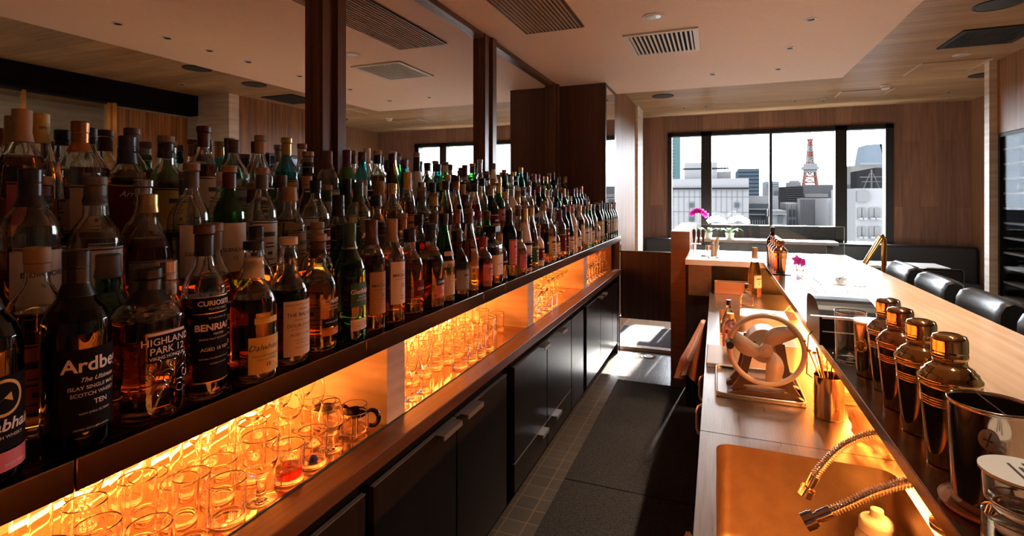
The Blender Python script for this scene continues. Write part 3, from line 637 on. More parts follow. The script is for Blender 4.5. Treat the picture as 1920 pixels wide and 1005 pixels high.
# front row, measured one by one
t = bottle('classic', 'black', 'c_black', 'long', 'p_black', (-.888, .368, ZS), .12, 'black bottle with gold ring emblem and pink 12 panel, at the near left end', n=40, plain=True, zone=(.045, .14)); lettering(t, 'bunna', 'ink_white')
e = extra_label(t, 'classic', .018, .043, 'p_pink', .9, .001); inst(TXT['bunna_lo'], 'lettering', 'ink_white', e)
rg = MB(); R = .0433
for i in range(28):
    a0, a1 = 2 * PI * i / 28, 2 * PI * (i + 1) / 28
    q = lambda a, r: (R * math.cos(r * math.cos(a) / R), R * math.sin(r * math.cos(a) / R), .112 + r * math.sin(a))
    rg.add([q(a0, .020), q(a1, .020), q(a1, .024), q(a0, .024)], [(0, 1, 2, 3)])
rg.add([(R, 0, .112), (R * math.cos(.2), R * math.sin(.2), .118), (R * math.cos(.25), R * math.sin(.25), .106), (R * math.cos(-.2), R * math.sin(-.2), .104)], [(0, 1, 2), (0, 3, 1)])
rg.obj('emblem', 'c_yellow', t)
t = bottle('classic', 'black', 'c_black', 'long', 'p_black', (-.887, .476, ZS), -.05, 'large black bottle with silver capitals on a black label, front row', n=40, plain=True, zone=(.03, .150)); lettering(t, 'ardbeg', 'ink_white')
t = bottle('flask', 'dark', 'c_black', 'cork', None, (-.893, .583, ZS), .05, 'wide embossed bottle of red-brown whisky with black stopper and silver band, front row', n=48, stop='c_black')
extra_label(t, 'flask', .100, .143, 'p_black', .62); extra_label(t, 'flask', .1435, .148, 'ink_white', .62); lettering(t, 'hp', 'ink_white')
em = MB()
for k in range(9):   # scrollwork embossed in the glass
    a0 = -.9 + .22 * k; zc = .05 + .022 * (k % 3)
    pts = []
    for i in range(18):
        th = i * .55; rr = .0025 + .0007 * i; a = a0 + rr * math.cos(th) / .045; z = zc + rr * math.sin(th); ca, sa = math.cos(a), math.sin(a)
        q = .0475 / (abs(ca) ** 3.2 + abs(sa) ** 3.2) ** (1 / 3.2); pts.append((q * ca, q * sa, z))
    em.tube(pts, .0011, 5)
em.obj('embossing', 'l_dark', t)
t = bottle('tall', 'dark', 'c_black', 'cork', None, (-.888, .683, ZS), 0, 'tall clear-necked bottle with two black labels trimmed in gold, front row', n=40, stop='c_brown', fill=.185)
e = extra_label(t, 'tall', .160, .186, 'p_black'); extra_label(t, 'tall', .187, .1885, 'ink_gold'); extra_label(t, 'tall', .157, .1585, 'ink_gold'); inst(TXT['benr_a'], 'lettering', 'ink_white', e)
e = extra_label(t, 'tall', .035, .155, 'p_black'); extra_label(t, 'tall', .032, .0345, 'ink_gold'); inst(TXT['benr_b'], 'lettering', 'ink_white', e)
t = bottle('squat', 'dark', 'c_black', 'stopper', None, (-.876, .783, ZS), -.1, 'dark amber bottle with a yellow label, cream neck band and black stopper, front row', n=40, stop='c_black')
e = extra_label(t, 'squat', .020, .092, 'p_yellow', .85); 
inst(TXT['dalw'], 'lettering', 'ink', e); extra_label(t, 'squat', .118, .130, 'p_yellow', .6); extra_label(t, 'squat', .206, .247, 'p_cream', PI, .0008)
t = bottle('squat', 'dark', 'c_white', 'stopper', None, (-.892, .890, ZS), .0, 'squat round bottle with a large cream label and cream stopper, front row', n=40, stop='p_cream')
e = extra_label(t, 'squat', .022, .142, 'p_cream', 1.0); lettering(t, 'balv', 'ink')
t = bottle('squat', 'amber', 'c_brown', 'cork', None, (-.897, .990, ZS), .05, 'bottle with white capitals on bare glass and tan stopper, front row beside cream label', n=40)
e = extra_label(t, 'squat', .060, .080, 'p_black', .7); extra_label(t, 'squat', .040, .056, 'p_orange', .7); inst(TXT['toma'], 'lettering', 'ink_white', e)
t = bottle('tri', 'green', 'c_green', 'long', None, (-.884, 1.088, ZS), .08, 'bright green bottle with dark green capsule and green and cream labels, front row', n=40)
e = extra_label(t, 'tri', .090, .150, 'p_green', .9, .001); inst(TXT['glfd'], 'lettering', 'ink_white', e); e = extra_label(t, 'tri', .030, .058, 'p_cream', .9); inst(TXT['glfd_lo'], 'lettering', 'ink', e); extra_label(t, 'tri', .236, .240, 'ink_gold', PI, .0016)
t = bottle('tall', 'dark', 'c_brown', 'long', None, (-.888, 1.185, ZS), .0, 'slim-necked dark bottle with a tan label reading 18, front row', n=32)
e = extra_label(t, 'tall', .05, .165, 'p_tan', 1.05); inst(TXT['mac18'], 'lettering', 'ink', e)
t = bottle('tall', 'dark', 'c_tan', 'long', None, (-.885, 1.277, ZS), .0, 'tall bottle with a big white label reading 12 and tan capsule, front row', n=32, fill=.17)
e = extra_label(t, 'tall', .060, .182, 'p_white', 1.05); inst(TXT['mac12'], 'lettering', 'ink', e)
e = MB().add([(.0312, -.014, .222), (.0312, .014, .222), (.0330, 0, .196)], [(0, 2, 1)]).obj('neck_tag', 'p_white', t)
t = bottle('squat', 'dark', 'c_black', 'screw', None, (-.900, 1.395, ZS), .0, 'dark squat bottle with a copper-lettered label and black cap, front row', n=28)
e = extra_label(t, 'squat', .06, .11, 'p_maroon', .7); inst(TXT['chase'], 'lettering', 'ink_gold', e)
t = bottle('squat', 'dark', 'c_navy', 'cork', None, (-.884, 1.497, ZS), .0, 'dark round bottle with blue neck sleeve and blue and pink crest, front row', n=32, stop='c_navy')
extra_label(t, 'squat', .192, .205, 'c_orange', PI, .0012); e = extra_label(t, 'squat', .040, .100, 'p_pink', .55); extra_label(t, 'squat', .080, .102, 'p_navy', .6, .001); inst(TXT['chivas'], 'lettering', 'ink_white', e)
t = bottle('slope', 'green', 'c_black', 'screw', 'p_cream', (-.890, 1.595, ZS), .0, 'green bottle with black cap, cream shoulder band and tall cream label, front row', n=32, plain=True, zone=(.03, .148)); lettering(t, 'ball', 'ink'); extra_label(t, 'slope', .165, .180, 'p_cream', 1.0)
t = bottle('bulb', 'brown', 'c_black', 'screw', 'p_grey', (-.892, 1.700, ZS), .0, 'low round brown bottle with a grey label, front row beside cream-labelled green bottle', n=28)
t = bottle('slope', 'amber', 'c_brown', 'cork', 'p_white', (-.895, 1.803, ZS), .3, 'clear sloping bottle with a narrow white upright label, front row', n=28, zone=(.09, .17))
t = bottle('short', 'red', 'c_red', 'screw', 'p_pink', (-.880, 1.905, ZS), .0, 'short red bottle with red cap and salmon pink label, front row', n=28)
t = bottle('square', 'dark', 'c_black', 'screw', 'p_cream', (-.892, 2.015, ZS), .0, 'square bottle with flat black square cap and tall cream label, front row', n=40, plain=True, zone=(.04, .125)); lettering(t, 'disa', 'ink').parent
MB().rbox(-.030, .030, -.030, .030, .218, .246, .004).obj('square_cap', 'c_black', t)
t = bottle('short', 'brown', 'c_tan', 'screw', 'p_black', (-.900, 2.115, ZS), .0, 'small brown bottle with black band label beside the square bottle, front row', n=28, plain=True, zone=(.07, .10)); lettering(t, 'dram', 'ink_white')
t = bottle('tall', 'dkgreen', 'c_black', 'long', 'p_pink', (-.893, 2.215, ZS), .0, 'tall dark wine bottle with a pale pink label, front row', n=28)
t = bottle('short', 'pink', 'c_black', 'screw', 'p_pink', (-.880, 2.315, ZS), .0, 'short pink-labelled bottle before the white-topped bottle, front row', n=28)
t = bottle('slope', 'white', 'c_gold', 'long', 'p_black', (-.892, 2.418, ZS), .0, 'white-shouldered bottle with gold capsule and black lower label, front row', n=28, zone=(.012, .15))
t = bottle('slope', 'gold', 'c_gold', 'screw', 'p_green', (-.892, 2.520, ZS), .0, 'clear bottle with green label and gold cap beyond the white-shouldered one', n=28)
t = bottle('slim', 'amber', 'c_tan', 'cork', 'p_black', (-.892, 2.725, ZS), .0, 'slim clear bottle with a dark label reading CAT, front row', n=28, plain=True); lettering(t, 'cata', 'ink_white')

rnd = random.Random(11)
CAPW = {'c_black': 'black', 'c_navy': 'navy', 'c_gold': 'gold', 'c_red': 'red', 'c_white': 'white', 'c_maroon': 'maroon', 'c_copper': 'copper', 'c_green': 'dark green', 'c_silver': 'silver', 'c_brown': 'brown', 'c_tan': 'tan', 'c_orange': 'orange', 'c_grey': 'grey', 'c_purple': 'purple', 'c_yellow': 'yellow'}
LABW = {'p_cream': 'cream', 'p_white': 'white', 'p_black': 'black', 'p_tan': 'tan', 'p_yellow': 'yellow', 'p_navy': 'navy', 'p_maroon': 'maroon', 'p_pink': 'pink', 'p_green': 'green', 'p_orange': 'orange', 'p_grey': 'grey'}
NEARG = ['amber'] * 6 + ['dark'] * 6 + ['gold'] * 4 + ['clear'] * 2 + ['green', 'black', 'teal']
FARG = ['amber'] * 3 + ['dark'] * 2 + ['gold'] * 3 + ['clear'] * 5 + ['green'] * 3 + ['dkgreen'] * 3 + ['black', 'brown', 'brown', 'red', 'red', 'orange', 'pink', 'blue', 'white', 'teal']
CAPS = ['c_black'] * 5 + ['c_navy'] * 2 + ['c_gold'] * 2 + ['c_red', 'c_white', 'c_maroon', 'c_maroon', 'c_copper', 'c_green', 'c_silver', 'c_silver', 'c_brown', 'c_brown', 'c_tan', 'c_tan', 'c_orange', 'c_grey', 'c_grey', 'c_purple', 'c_yellow']
LABS = ['p_cream'] * 4 + ['p_white'] * 3 + ['p_black'] * 3 + ['p_tan'] * 2 + ['p_yellow', 'p_navy', 'p_maroon', 'p_pink', 'p_green', 'p_orange', 'p_grey']
ROWS = [(-.892, 1.1105, 2.62, 'in the front row'), (-1.000, 1.1105, .38, 'in the second row'), (-1.138, 1.2405, .44, 'at the front of the middle step'), (-1.242, 1.2405, .50, 'at the back of the middle step'),
        (-1.345, 1.3605, .52, 'at the front of the top step'), (-1.446, 1.3605, .50, 'at the back of the top step against the mirror')]
SPECIAL = {  # (row, index): shape, glass, cap, kind, label, text, ink, words
 (2, 0): ('classic', 'amber', 'c_navy', 'cork', 'p_cream', None, None), (2, 1): ('classic', 'dark', 'c_black', 'long', 'p_white', 'morange', 'ink'),
 (5, 2): ('slope', 'clear', 'c_yellow', 'long', 'p_yellow', 'spey', 'ink'), (4, 2): ('classic', 'clear', 'c_copper', 'long', 'p_cream', None, None),
 (4, 3): ('squat', 'gold', 'c_navy', 'long', 'p_maroon', 'arran', 'ink_white'), (4, 4): ('squat', 'gold', 'c_navy', 'cork', 'p_yellow', None, None),
 (1, 2): ('squat', 'teal', 'c_grey', 'screw', 'p_navy', None, None), (3, 4): ('classic', 'dark', 'c_grey', 'cork', 'p_grey', 'auchen', 'ink_white'),
 (2, 5): ('tall', 'green', 'c_maroon', 'cork', 'p_cream', 'glenl', 'ink'), (2, 4): ('tall', 'gold', 'c_grey', 'cork', 'p_white', 'glenl', 'ink'), (3, 6): ('squat', 'clear', 'c_maroon', 'cork', 'p_white', 'singl', 'ink'),
 (5, 12): ('slim', 'clear', 'c_white', 'long', None, None, None), (5, 14): ('slim', 'clear', 'c_white', 'screw', 'p_white', None, None), (3, 10): ('tall', 'green', 'c_black', 'long', 'p_cream', None, None),
 (2, 16): ('slope', 'red', 'c_navy', 'screw', None, None, None), (2, 17): ('slope', 'pink', 'c_copper', 'screw', None, None, None), (4, 16): ('slope', 'white', 'c_black', 'long', None, None, None), (2, 13): ('slim', 'orange', 'c_yellow', 'long', 'p_orange', None, None),
}
used = set(); shapes = list(SH); nb = 0
for ri, (x, z, y, words) in enumerate(ROWS):
    i = 0
    while y < 4.86:
        if any(abs(y - s) < .10 for s in (2.725,)) and ri == 0: y = 2.83
        if ri == 5:      # the mirror posts stand in the last row
            for pa, pb in ((1.62, 1.75), (3.17, 3.34), (4.76, 4.92)):
                if pa - .045 < y < pb + .045: y = pb + .047
            if y >= 4.86: break
        sp = SPECIAL.get((ri, i)); far = y > 1.9
        for _ in range(200):
            sh = rnd.choice(['classic', 'tall', 'squat', 'tri', 'slope', 'bulb', 'square', 'slim', 'tall', 'classic'] if ri else ['tall', 'slope', 'slim', 'short', 'classic', 'tall'])
            gk = rnd.choice(FARG if far else NEARG); cap = rnd.choice(CAPS); lab = rnd.choice(LABS)
            if not far and ri and sh in ('slope', 'slim', 'square'): sh = rnd.choice(['classic', 'squat', 'tall', 'tri', 'bulb'])
            if not far and cap in ('c_red', 'c_orange', 'c_purple', 'c_green', 'c_yellow', 'c_maroon') and rnd.random() < .75: cap = rnd.choice(['c_black', 'c_navy', 'c_grey', 'c_brown', 'c_tan'])
            if ri == 0 and y > 4.3: gk = 'dkgreen'; sh = 'tall'
            if ri >= 4 and sh == 'bulb': sh = 'tall'
            if ri == 4 and rnd.random() < .15: gk = 'green'
            if (gk, cap, lab) not in used: break
        kind = rnd.choice(['screw', 'cork', 'long', 'cork', 'screw'])
        txt = ink = None
        if sp: sh, gk, cap, kind, lab, txt, ink = sp
        used.add((gk, cap, lab))
        lw = (' and ' + LABW[lab] + ' label') if lab else ', unlabelled'
        lb = f"{SH[sh]['w']} {GLS[gk][2]}, {CAPW[cap]} {'neck sleeve' if kind == 'cork' else 'cap'}{lw}, {words.replace('against the mirror', '')}".strip()
        ws = lb.split()
        if len(ws) > 15: lb = lb.replace('glass bottle', 'bottle').replace('neck sleeve', 'sleeve').replace('at the front of the', 'front of').replace('at the back of the', 'back of').replace(' and ', ', ')
        n = 24 if y < 1.6 else 16
        t = bottle(sh, gk, cap, kind, lab, (x + rnd.uniform(-.003, .003), y, z), rnd.uniform(-.5, .35), lb, fill=round(SH[sh]['fill'] * rnd.choice([1, 1, .8, .6, .35]), 3), n=n, plain=bool(txt), stop='cork' if rnd.random() < .75 else cap)
        if txt:
            lettering(t, txt, ink)
        nb += 1; i += 1; y += rnd.uniform(.0975, .1055)
print('bottles', nb + 24)

# ---------------------------------------------------------------- glassware in the lit bays
def gp(outer, inner): return outer + inner      # closed profile: foot centre -> outside -> rim -> inside -> bowl centre
GT = {
 'tumbler': [(0, 0), (.030, 0), (.034, .003), (.0375, .088), (.0365, .090), (.0350, .088), (.0315, .014), (.026, .011), (0, .011)],
 'highball': [(0, 0), (.028, 0), (.031, .003), (.0335, .140), (.0325, .142), (.0315, .140), (.0285, .014), (.022, .010), (0, .010)],
 'wine_glass': [(0, 0), (.033, 0), (.034, .002), (.008, .008), (.0038, .02), (.0036, .088), (.010, .096), (.027, .112), (.036, .135), (.036, .155), (.029, .200), (.0282, .2005), (.0274, .199), (.0345, .155), (.0345, .136), (.026, .114), (.009, .099), (0, .098)],
 'flute': [(0, 0), (.031, 0), (.032, .002), (.007, .008), (.0036, .02), (.0038, .075), (.010, .092), (.020, .125), (.0245, .165), (.0225, .212), (.0218, .2125), (.0210, .211), (.0230, .165), (.0185, .127), (.0085, .096), (0, .092)],
 'goblet': [(0, 0), (.034, 0), (.035, .003), (.011, .010), (.008, .022), (.011, .045), (.012, .050), (.028, .066), (.037, .090), (.0405, .145), (.0395, .147), (.0385, .145), (.0350, .092), (.0265, .070), (.010, .056), (0, .055)],
 'cocktail_glass': [(0, 0), (.034, 0), (.035, .002), (.007, .008), (.0036, .02), (.0038, .095), (.006, .102), (.047, .150), (.0465, .152), (.0455, .151), (.0045, .107), (0, .106)],
 'tasting_glass': [(0, 0), (.026, 0), (.027, .003), (.008, .008), (.007, .030), (.016, .040), (.030, .062), (.030, .075), (.021, .115), (.0202, .1155), (.0194, .114), (.0285, .075), (.0285, .063), (.0145, .043), (0, .040)],
}
GW = {'tumbler': 'tumbler', 'highball': 'tall highball glass', 'wine_glass': 'stemmed wine glass', 'flute': 'champagne flute', 'goblet': 'short stemmed goblet', 'cocktail_glass': 'cocktail glass', 'tasting_glass': 'tulip tasting glass'}
BAYW = {0: 'nearest lit bay', 1: 'second lit bay', 2: 'third lit bay', 3: 'farthest lit bay'}
ORD = ['first', 'second', 'third', 'fourth', 'fifth', 'sixth', 'seventh', 'eighth', 'ninth', 'tenth', 'eleventh', 'twelfth', 'thirteenth', 'fourteenth', 'fifteenth']
def gmesh(k, n):
    def f():
        mb = MB().lathe(GT[k], n=n)
        return mb.mesh(k)
    return cached(('g', k, n), f)
def glassware(k, x, y, label, grp, n=20, z=.7865, mt='clear_t', s=1.):
    o = inst(gmesh(k, n), k, mt, loc=(x, y, z), label=label, category='glass', group=grp); o.scale = (s, s, s)
    return o
rg2 = random.Random(5)
bayplan = {0: (.30, 1.28, ['tumbler', 'highball', 'goblet', 'tumbler', 'highball']), 1: (1.46, 2.52, ['highball', 'tumbler', 'tumbler', 'highball']),
           2: (2.72, 3.74, ['wine_glass', 'tumbler', 'cocktail_glass', 'goblet']), 3: (3.96, 4.85, ['wine_glass', 'cocktail_glass', 'wine_glass', 'tasting_glass'])}
FRONT0 = [('highball', .30), ('highball', .385), ('goblet', .47), ('highball', .553), ('tumbler', .638), ('highball', .72), ('tumbler', .802), ('goblet', .888), ('tumbler', .972), ('tumbler', 1.052)]
for b, (y0, y1, kinds) in bayplan.items():
    for r, x in enumerate((-.972, -1.062, -1.152, -1.242)):
        rw = ['front row', 'second row', 'third row', 'back row'][r]
        if b == 1 and r == 0: seq = [('flute', 1.45), ('flute', 1.525), ('flute', 1.60)] + [(None, 1.70)] * 0 + [('tumbler', 1.88), ('tumbler', 1.97), ('highball', 2.06), ('highball', 2.15)]
        elif b == 0 and r == 0: seq = FRONT0
        else:
            seq = []; y = y0 + rg2.uniform(0, .02)
            if b == 0 and r in (0, 1): y1_ = 1.0
            else: y1_ = y1
            while y < y1_:
                k = rg2.choice(kinds)
                if b == 0 and y > 1.0 and r > 1: k = 'wine_glass'
                if b == 2 and r == 0 and y > 3.15: break
                seq.append((k, y)); y += rg2.uniform(.086, .094) if b < 2 else rg2.uniform(.098, .11)
        for i, (k, y) in enumerate(seq):
            if y > y1 or k is None: continue
            lb = f"clear {GW[k]}, {ORD[i]} from near end, {rw}, {BAYW[b]}"
            o = glassware(k, x, y, lb, GW[k] + ' group in the lit bays', 24 if b == 0 else 16, s=1.0 if k != 'wine_glass' else .98)
# tasting glasses and stemmed glasses beside the mugs
glassware('tasting_glass', -.985, 1.135, 'tulip tasting glass standing just before the handled mugs', 'tulip tasting glass group in the lit bays', 24, s=1.15)
glassware('wine_glass', -1.062, 1.065, 'wine glass behind the tasting glass beside the handled mugs', 'stemmed wine glass group in the lit bays', 24)
glassware('wine_glass', -1.062, 1.145, 'wine glass directly left of the handled mugs', 'stemmed wine glass group in the lit bays', 24)
# red and blue coasters inside two short glasses
MB().lathe([(0, .012), (.029, .012), (.031, .035), (.0, .035)], n=20).obj('red_drink', 'l_red', loc=(-.972, .972, .7865), label='red contents at the bottom of a front tumbler in the nearest bay', category='drink')
MB().lathe([(0, .0115), (.014, .0115), (.010, .022), (0, .026)], n=16).obj('blue_stopper', mat('blue_glass', (.02, .05, .5), .2), loc=(-.972, 1.052, .7865), label='small blue bead at the bottom of a front tumbler', category='bead')
# handled mugs in chromed holders
def mug(x, y, label):
    t = thing('handled_mug', label, 'mug', (x, y, .7865), .35, 'handled glass mugs')
    MB().lathe([(0, .004), (.030, .004), (.034, .008), (.0355, .085), (.0345, .0865), (.0335, .085), (.032, .012), (0, .012)], n=28).obj('mug_glass', 'clear_t', t)
    hb = MB()
    for z in (.058,): hb.lathe([(.0365, z), (.0378, z), (.0378, z + .009), (.0365, z + .009), (.0365, z)], n=28)
    for k in range(4):
        a = .5 + k * PI / 2; c, s = math.cos(a), math.sin(a)
        hb.tube([(.0375 * c, .0375 * s, .062), (.0372 * c, .0372 * s, .02), (.036 * c, .036 * s, .003), (.040 * c, .040 * s, .0015)], .0025, 6)
    hb.obj('holder', 'chrome', t)
    MB().tube([(.050 + .021 * math.cos(a) , 0, .047 + .023 * math.sin(a)) for a in [2.2 - 4.1 * i / 20 for i in range(21)]], [.0045 + .0025 * math.sin(PI * i / 20) for i in range(21)], 12).obj('handle', 'black_gloss', t)
mug(-.985, 1.235, 'glass mug with chrome holder and black handle, front of the two by the divider')
mug(-1.085, 1.225, 'glass mug in chrome holder, standing behind its twin by the divider')

# ---------------------------------------------------------------- bar, ledge, worktop
bt = MB().rbox(.421, .888, -1.2, 4.45, 1.012, 1.05, .003)
bt.obj('bar_counter', 'bar_wood', label='long pale wooden bar top running to the glass screen', category='bar top')
MB().rbox(.288, .4195, -1.2, 3.745, 1.022, 1.048, .002).obj('bar_ledge', 'ledge_metal', label='bronze metal ledge along the bar carrying the shakers', category='ledge')
MB().rbox(-.199, .4195, 3.7455, 4.45, 1.012, 1.05, .003).obj('return_counter', 'white_top', label='short return counter at the far end behind the wine bottle', category='counter')
bx(.505, .56, -1.2, 4.40, .0005, 1.0115).obj('wooden_partition', 'pillar_wood', label='wooden partition carrying the bar between worktop and stools', category='partition')
bx(-.199, .50, 3.80, 4.379, .0005, 1.0115).obj('return_cabinet', 'cabinet', label='dark wood cabinet below the short return counter', category='cabinet')
bx(-.18, -.03, 3.775, 3.799, .80, 1.01).obj('metal_panel', 'sink_steel', label='plain metal panel under the left end of the return counter', category='panel')
struct(bx(-.345, -.20, 4.38, 5.9, 0, 1.20), 'trim_8', 'pillar_wood')
# worktop with two sinks
def plate_hole(mb, x0, x1, y0, y1, hx0, hx1, hy0, hy1, r, z, zb):
    n = 5; inner = rrect(hx0, hx1, hy0, hy1, r, n, z); cx, cy_ = (hx0 + hx1) / 2, (hy0 + hy1) / 2; outer = []
    N = len(inner); q = N // 4
    cs = [(x1, y1), (x0, y1), (x0, y0), (x1, y0)]
    for k in range(4):
        for i in range(q):
            outer.append((cs[k][0], cs[k][1], z))
    mb.loft([outer, inner], 0, False, False, False)
    rings = [inner, rrect(hx0, hx1, hy0, hy1, r, n, zb + .03)] + [rrect(hx0 + i, hx1 - i, hy0 + i, hy1 - i, max(r - i * .5, .01), n, zb + .03 - j) for i, j in ((.004, .012), (.012, .023), (.03, .03))]
    mb.loft(rings, 1, False, True)
wt_ = thing('worktop', 'long brushed steel worktop with two sunken sinks under the bar ledge', 'worktop', (0, 0, 0))
mb = MB(); X0, X1, ZT = -.04, .504, .85
def q(x0, x1, y0, y1, z=ZT): mb.add([(x0, y0, z), (x1, y0, z), (x1, y1, z), (x0, y1, z)], [(0, 1, 2, 3)])
q(X0, X1, -1.2, .45); plate_hole(mb, X0, X1, .45, 1.478, 0.0, .378, .62, 1.425, .035, ZT, .60)
q(X0, X1, 1.482, 2.5); plate_hole(mb, X0, X1, 2.5, 3.2, .015, .22, 2.58, 3.12, .03, ZT, .66); q(X0, X1, 3.2, 3.70)
mb.add([(X0, -1.2, ZT), (X0, 3.7, ZT), (X0, 3.7, .81), (X0, -1.2, .81)], [(0, 1, 2, 3)])
mb.add([(X0, 3.7, ZT), (X1, 3.7, ZT), (X1, 3.7, .81), (X0, 3.7, .81)], [(0, 1, 2, 3)])
mb.add([(X0, 1.478, .8492), (X1, 1.478, .8492), (X1, 1.482, .8492), (X0, 1.482, .8492)], [(0, 1, 2, 3)])
mb.obj('steel_top', ['steel', 'sink_steel'], wt_)
# under-counter fridges with loop handles
for i, (a, b, hs, l) in enumerate(((-1.2, 1.47, (), 'nearest fridge under the worktop'), (1.49, 2.55, (1.87, 2.18), 'middle under-counter fridge with pale loop handles'), (2.57, 3.69, (), 'far under-counter cabinet beside the towel'))):
    t = thing('under_counter_fridge', 'dark steel ' + l, 'fridge', (-.02, (a + b) / 2, 0), 0, 'under-counter units'); h = (b - a) / 2
    bx(.02, .50, -h, h, .0805, (.58, .80, .64)[i]).obj('fridge_body', 'cabinet_gap', t)
    d = MB().rbox(-.005, .0195, -h + .005, h - .005, .10, .805, .004).obj('fridge_door', 'black_gloss', t)
    for hy in hs:
        y = hy - (a + b) / 2
        MB().tube([(-.004, y, .772), (-.024, y, .771), (-.036, y, .764), (-.041, y, .750), (-.041, y, .690), (-.036, y, .675), (-.024, y, .668), (-.004, y, .667)], .0055, 10).obj('loop_handle', 'alu', t)
bx(-.0, .5, -1.2, 3.69, .0005, .08).obj('plinth', 'cabinet_gap', label='black plinth under the fridges of the worktop', category='plinth')

def faucet(x, y, pts, label):
    t = thing('flexible_faucet', label, 'faucet', (x, y, .8505), 0, 'flexible sink faucets')
    MB().lathe([(0, 0), (.033, 0), (.033, .006), (.022, .010), (.020, .016), (.016, .018), (.016, .115), (.012, .12), (0, .12)], n=24).obj('faucet_base', 'chrome', t)
    P = [Vector(p) for p in pts]; path = []
    for k in range(len(P) - 1):   # smooth path
        p0, p1, p2, p3 = P[max(k - 1, 0)], P[k], P[k + 1], P[min(k + 2, len(P) - 1)]
        for i in range(24):
            u = i / 24; path.append(.5 * ((2 * p1) + (-p0 + p2) * u + (2 * p0 - 5 * p1 + 4 * p2 - p3) * u * u + (-p0 + 3 * p1 - 3 * p2 + p3) * u ** 3))
    path.append(P[-1]); L = 0; out = [path[0]]; 
    dense = []
    for a, b in zip(path[:-1], path[1:]):
        for i in range(3): dense.append(a.lerp(b, i / 3))
    acc = 0; rr = []; pr = dense[0]
    for p in dense:
        acc += (p - pr).length; pr = p; rr.append(.0076 + .0018 * math.sin(acc / .0052 * 2 * PI))
    MB().tube(dense, rr, 12).obj('ribbed_hose', 'chrome', t)
    d = (path[-1] - path[-4]).normalized(); e = path[-1]
    nz_ = MB()
    for a_, b_, r_ in ((-.012, .010, .0098), (.0101, .016, .0080), (.0161, .0205, .0135), (.0206, .036, .0148)): nz_.tube([e + d * a_, e + d * b_], r_, 24)
    nz_.obj('nozzle', 'chrome', t)
faucet(.415, 1.22, [(0, 0, .11), (-.03, 0, .148), (-.104, .018, .154), (-.17, .02, .118), (-.215, .018, .06), (-.228, .016, .035)], 'ribbed flexible faucet farther up the sink, beside the plastic bag')
faucet(.415, 1.08, [(0, 0, .11), (-.03, -.01, .150), (-.098, -.03, .156), (-.16, -.045, .135), (-.21, -.055, .105), (-.243, -.06, .085)], 'ribbed flexible faucet nearer the camera, over the squeeze bottle')
t = thing('squeeze_bottle', 'translucent white plastic bottle standing in the near sink', 'bottle', (.325, 1.335, .6005))
MB().lathe([(0, 0), (.038, 0), (.042, .006), (.042, .035), (.036, .055), (.034, .075), (.041, .105), (.041, .135), (.034, .150), (.030, .156)], n=28).obj('bottle_body', 'milky', t)
MB().lathe([(.0315, .152), (.034, .154), (.034, .172), (.030, .178), (.014, .185), (.012, .20), (0, .202)], n=28).obj('screw_lid', 'white_plastic', t)

# ---- ice crusher on its tray
tr = thing('steel_tray', 'shallow steel tray carrying the hand-cranked ice crusher', 'tray', (.125, 1.895, .8505))
MB().rbox(-.125, .125, -.145, .145, 0, .004, .001).obj('tray_base', 'steel', tr)
rim = MB(); pts = rrect(-.125, .125, -.145, .145, .02, 5, .012); rim.tube(pts + [pts[0]], .004, 8); pts = rrect(-.125, .125, -.145, .145, .02, 5, .004); rim.loft([pts, [(p[0], p[1], .012) for p in pts]], 0, False, False); rim.obj('tray_rim', 'steel', tr)
ic = thing('ice_crusher', 'cream hand-cranked ice crusher with large spoked wheel and dark stand', 'ice crusher', (.125, 1.85, .8545))
M['cream_enamel'] = mat('cream_enamel', (.46, .35, .25), .3); M['dark_enamel'] = mat('brown_enamel', (.07, .035, .022), .35)
WC = Vector((.015, -.115, .162)); R = .103
ring = [(WC.x + R * math.cos(a), WC.y, WC.z + R * math.sin(a)) for a in [2 * PI * i / 56 for i in range(57)]]
MB().tube(ring, .0078, 12, caps=False).obj('wheel_rim', 'cream_enamel', ic)
for k in range(3):
    a = PI * .5 + .25 + k * 2 * PI / 3 + PI; rings = []
    for i in range(9):
        u = i / 8; rr = .016 + u * (R - .020); aa = a + .55 * (1 - u) - .1; wd = .010 + .014 * math.sin(PI * u * .9 + .2) + .006 * u
        c = Vector((WC.x + rr * math.cos(aa), WC.y, WC.z + rr * math.sin(aa))); tn = Vector((-math.sin(aa), 0, math.cos(aa)))
        rings.append([tuple(c + tn * wd + Vector((0, -.003, 0))), tuple(c + tn * wd + Vector((0, .003, 0))), tuple(c - tn * wd + Vector((0, .003, 0))), tuple(c - tn * wd + Vector((0, -.003, 0)))])
    MB().loft(rings).obj('spoke', 'cream_enamel', ic)
def ycyl(mb, c, r0, r1, y0, y1, n=24, mi=0):
    rg = lambda r, y: [(c[0] + r * math.cos(2 * PI * i / n), y, c[2] + r * math.sin(2 * PI * i / n)) for i in range(n)]
    return mb.loft([rg(r0, y0), rg(r1, y1)], mi)
ycyl(ycyl(MB(), WC, .019, .019, WC.y - .014, WC.y + .012), WC, .008, .008, WC.y - .02, WC.y - .014).obj('hub', 'cream_enamel', ic)
hp_ = WC + Vector((-R * .985, 0, R * .17))
ycyl(ycyl(MB(), hp_, .011, .013, WC.y - .055, WC.y - .02), hp_, .005, .005, WC.y - .02, WC.y).obj('crank_knob', 'black_gloss', ic)
ycyl(ycyl(MB(), WC, .012, .012, WC.y + .012, WC.y + .06), WC, .052, .052, WC.y + .04, WC.y + .12, 32).obj('drum', 'cream_enamel', ic)
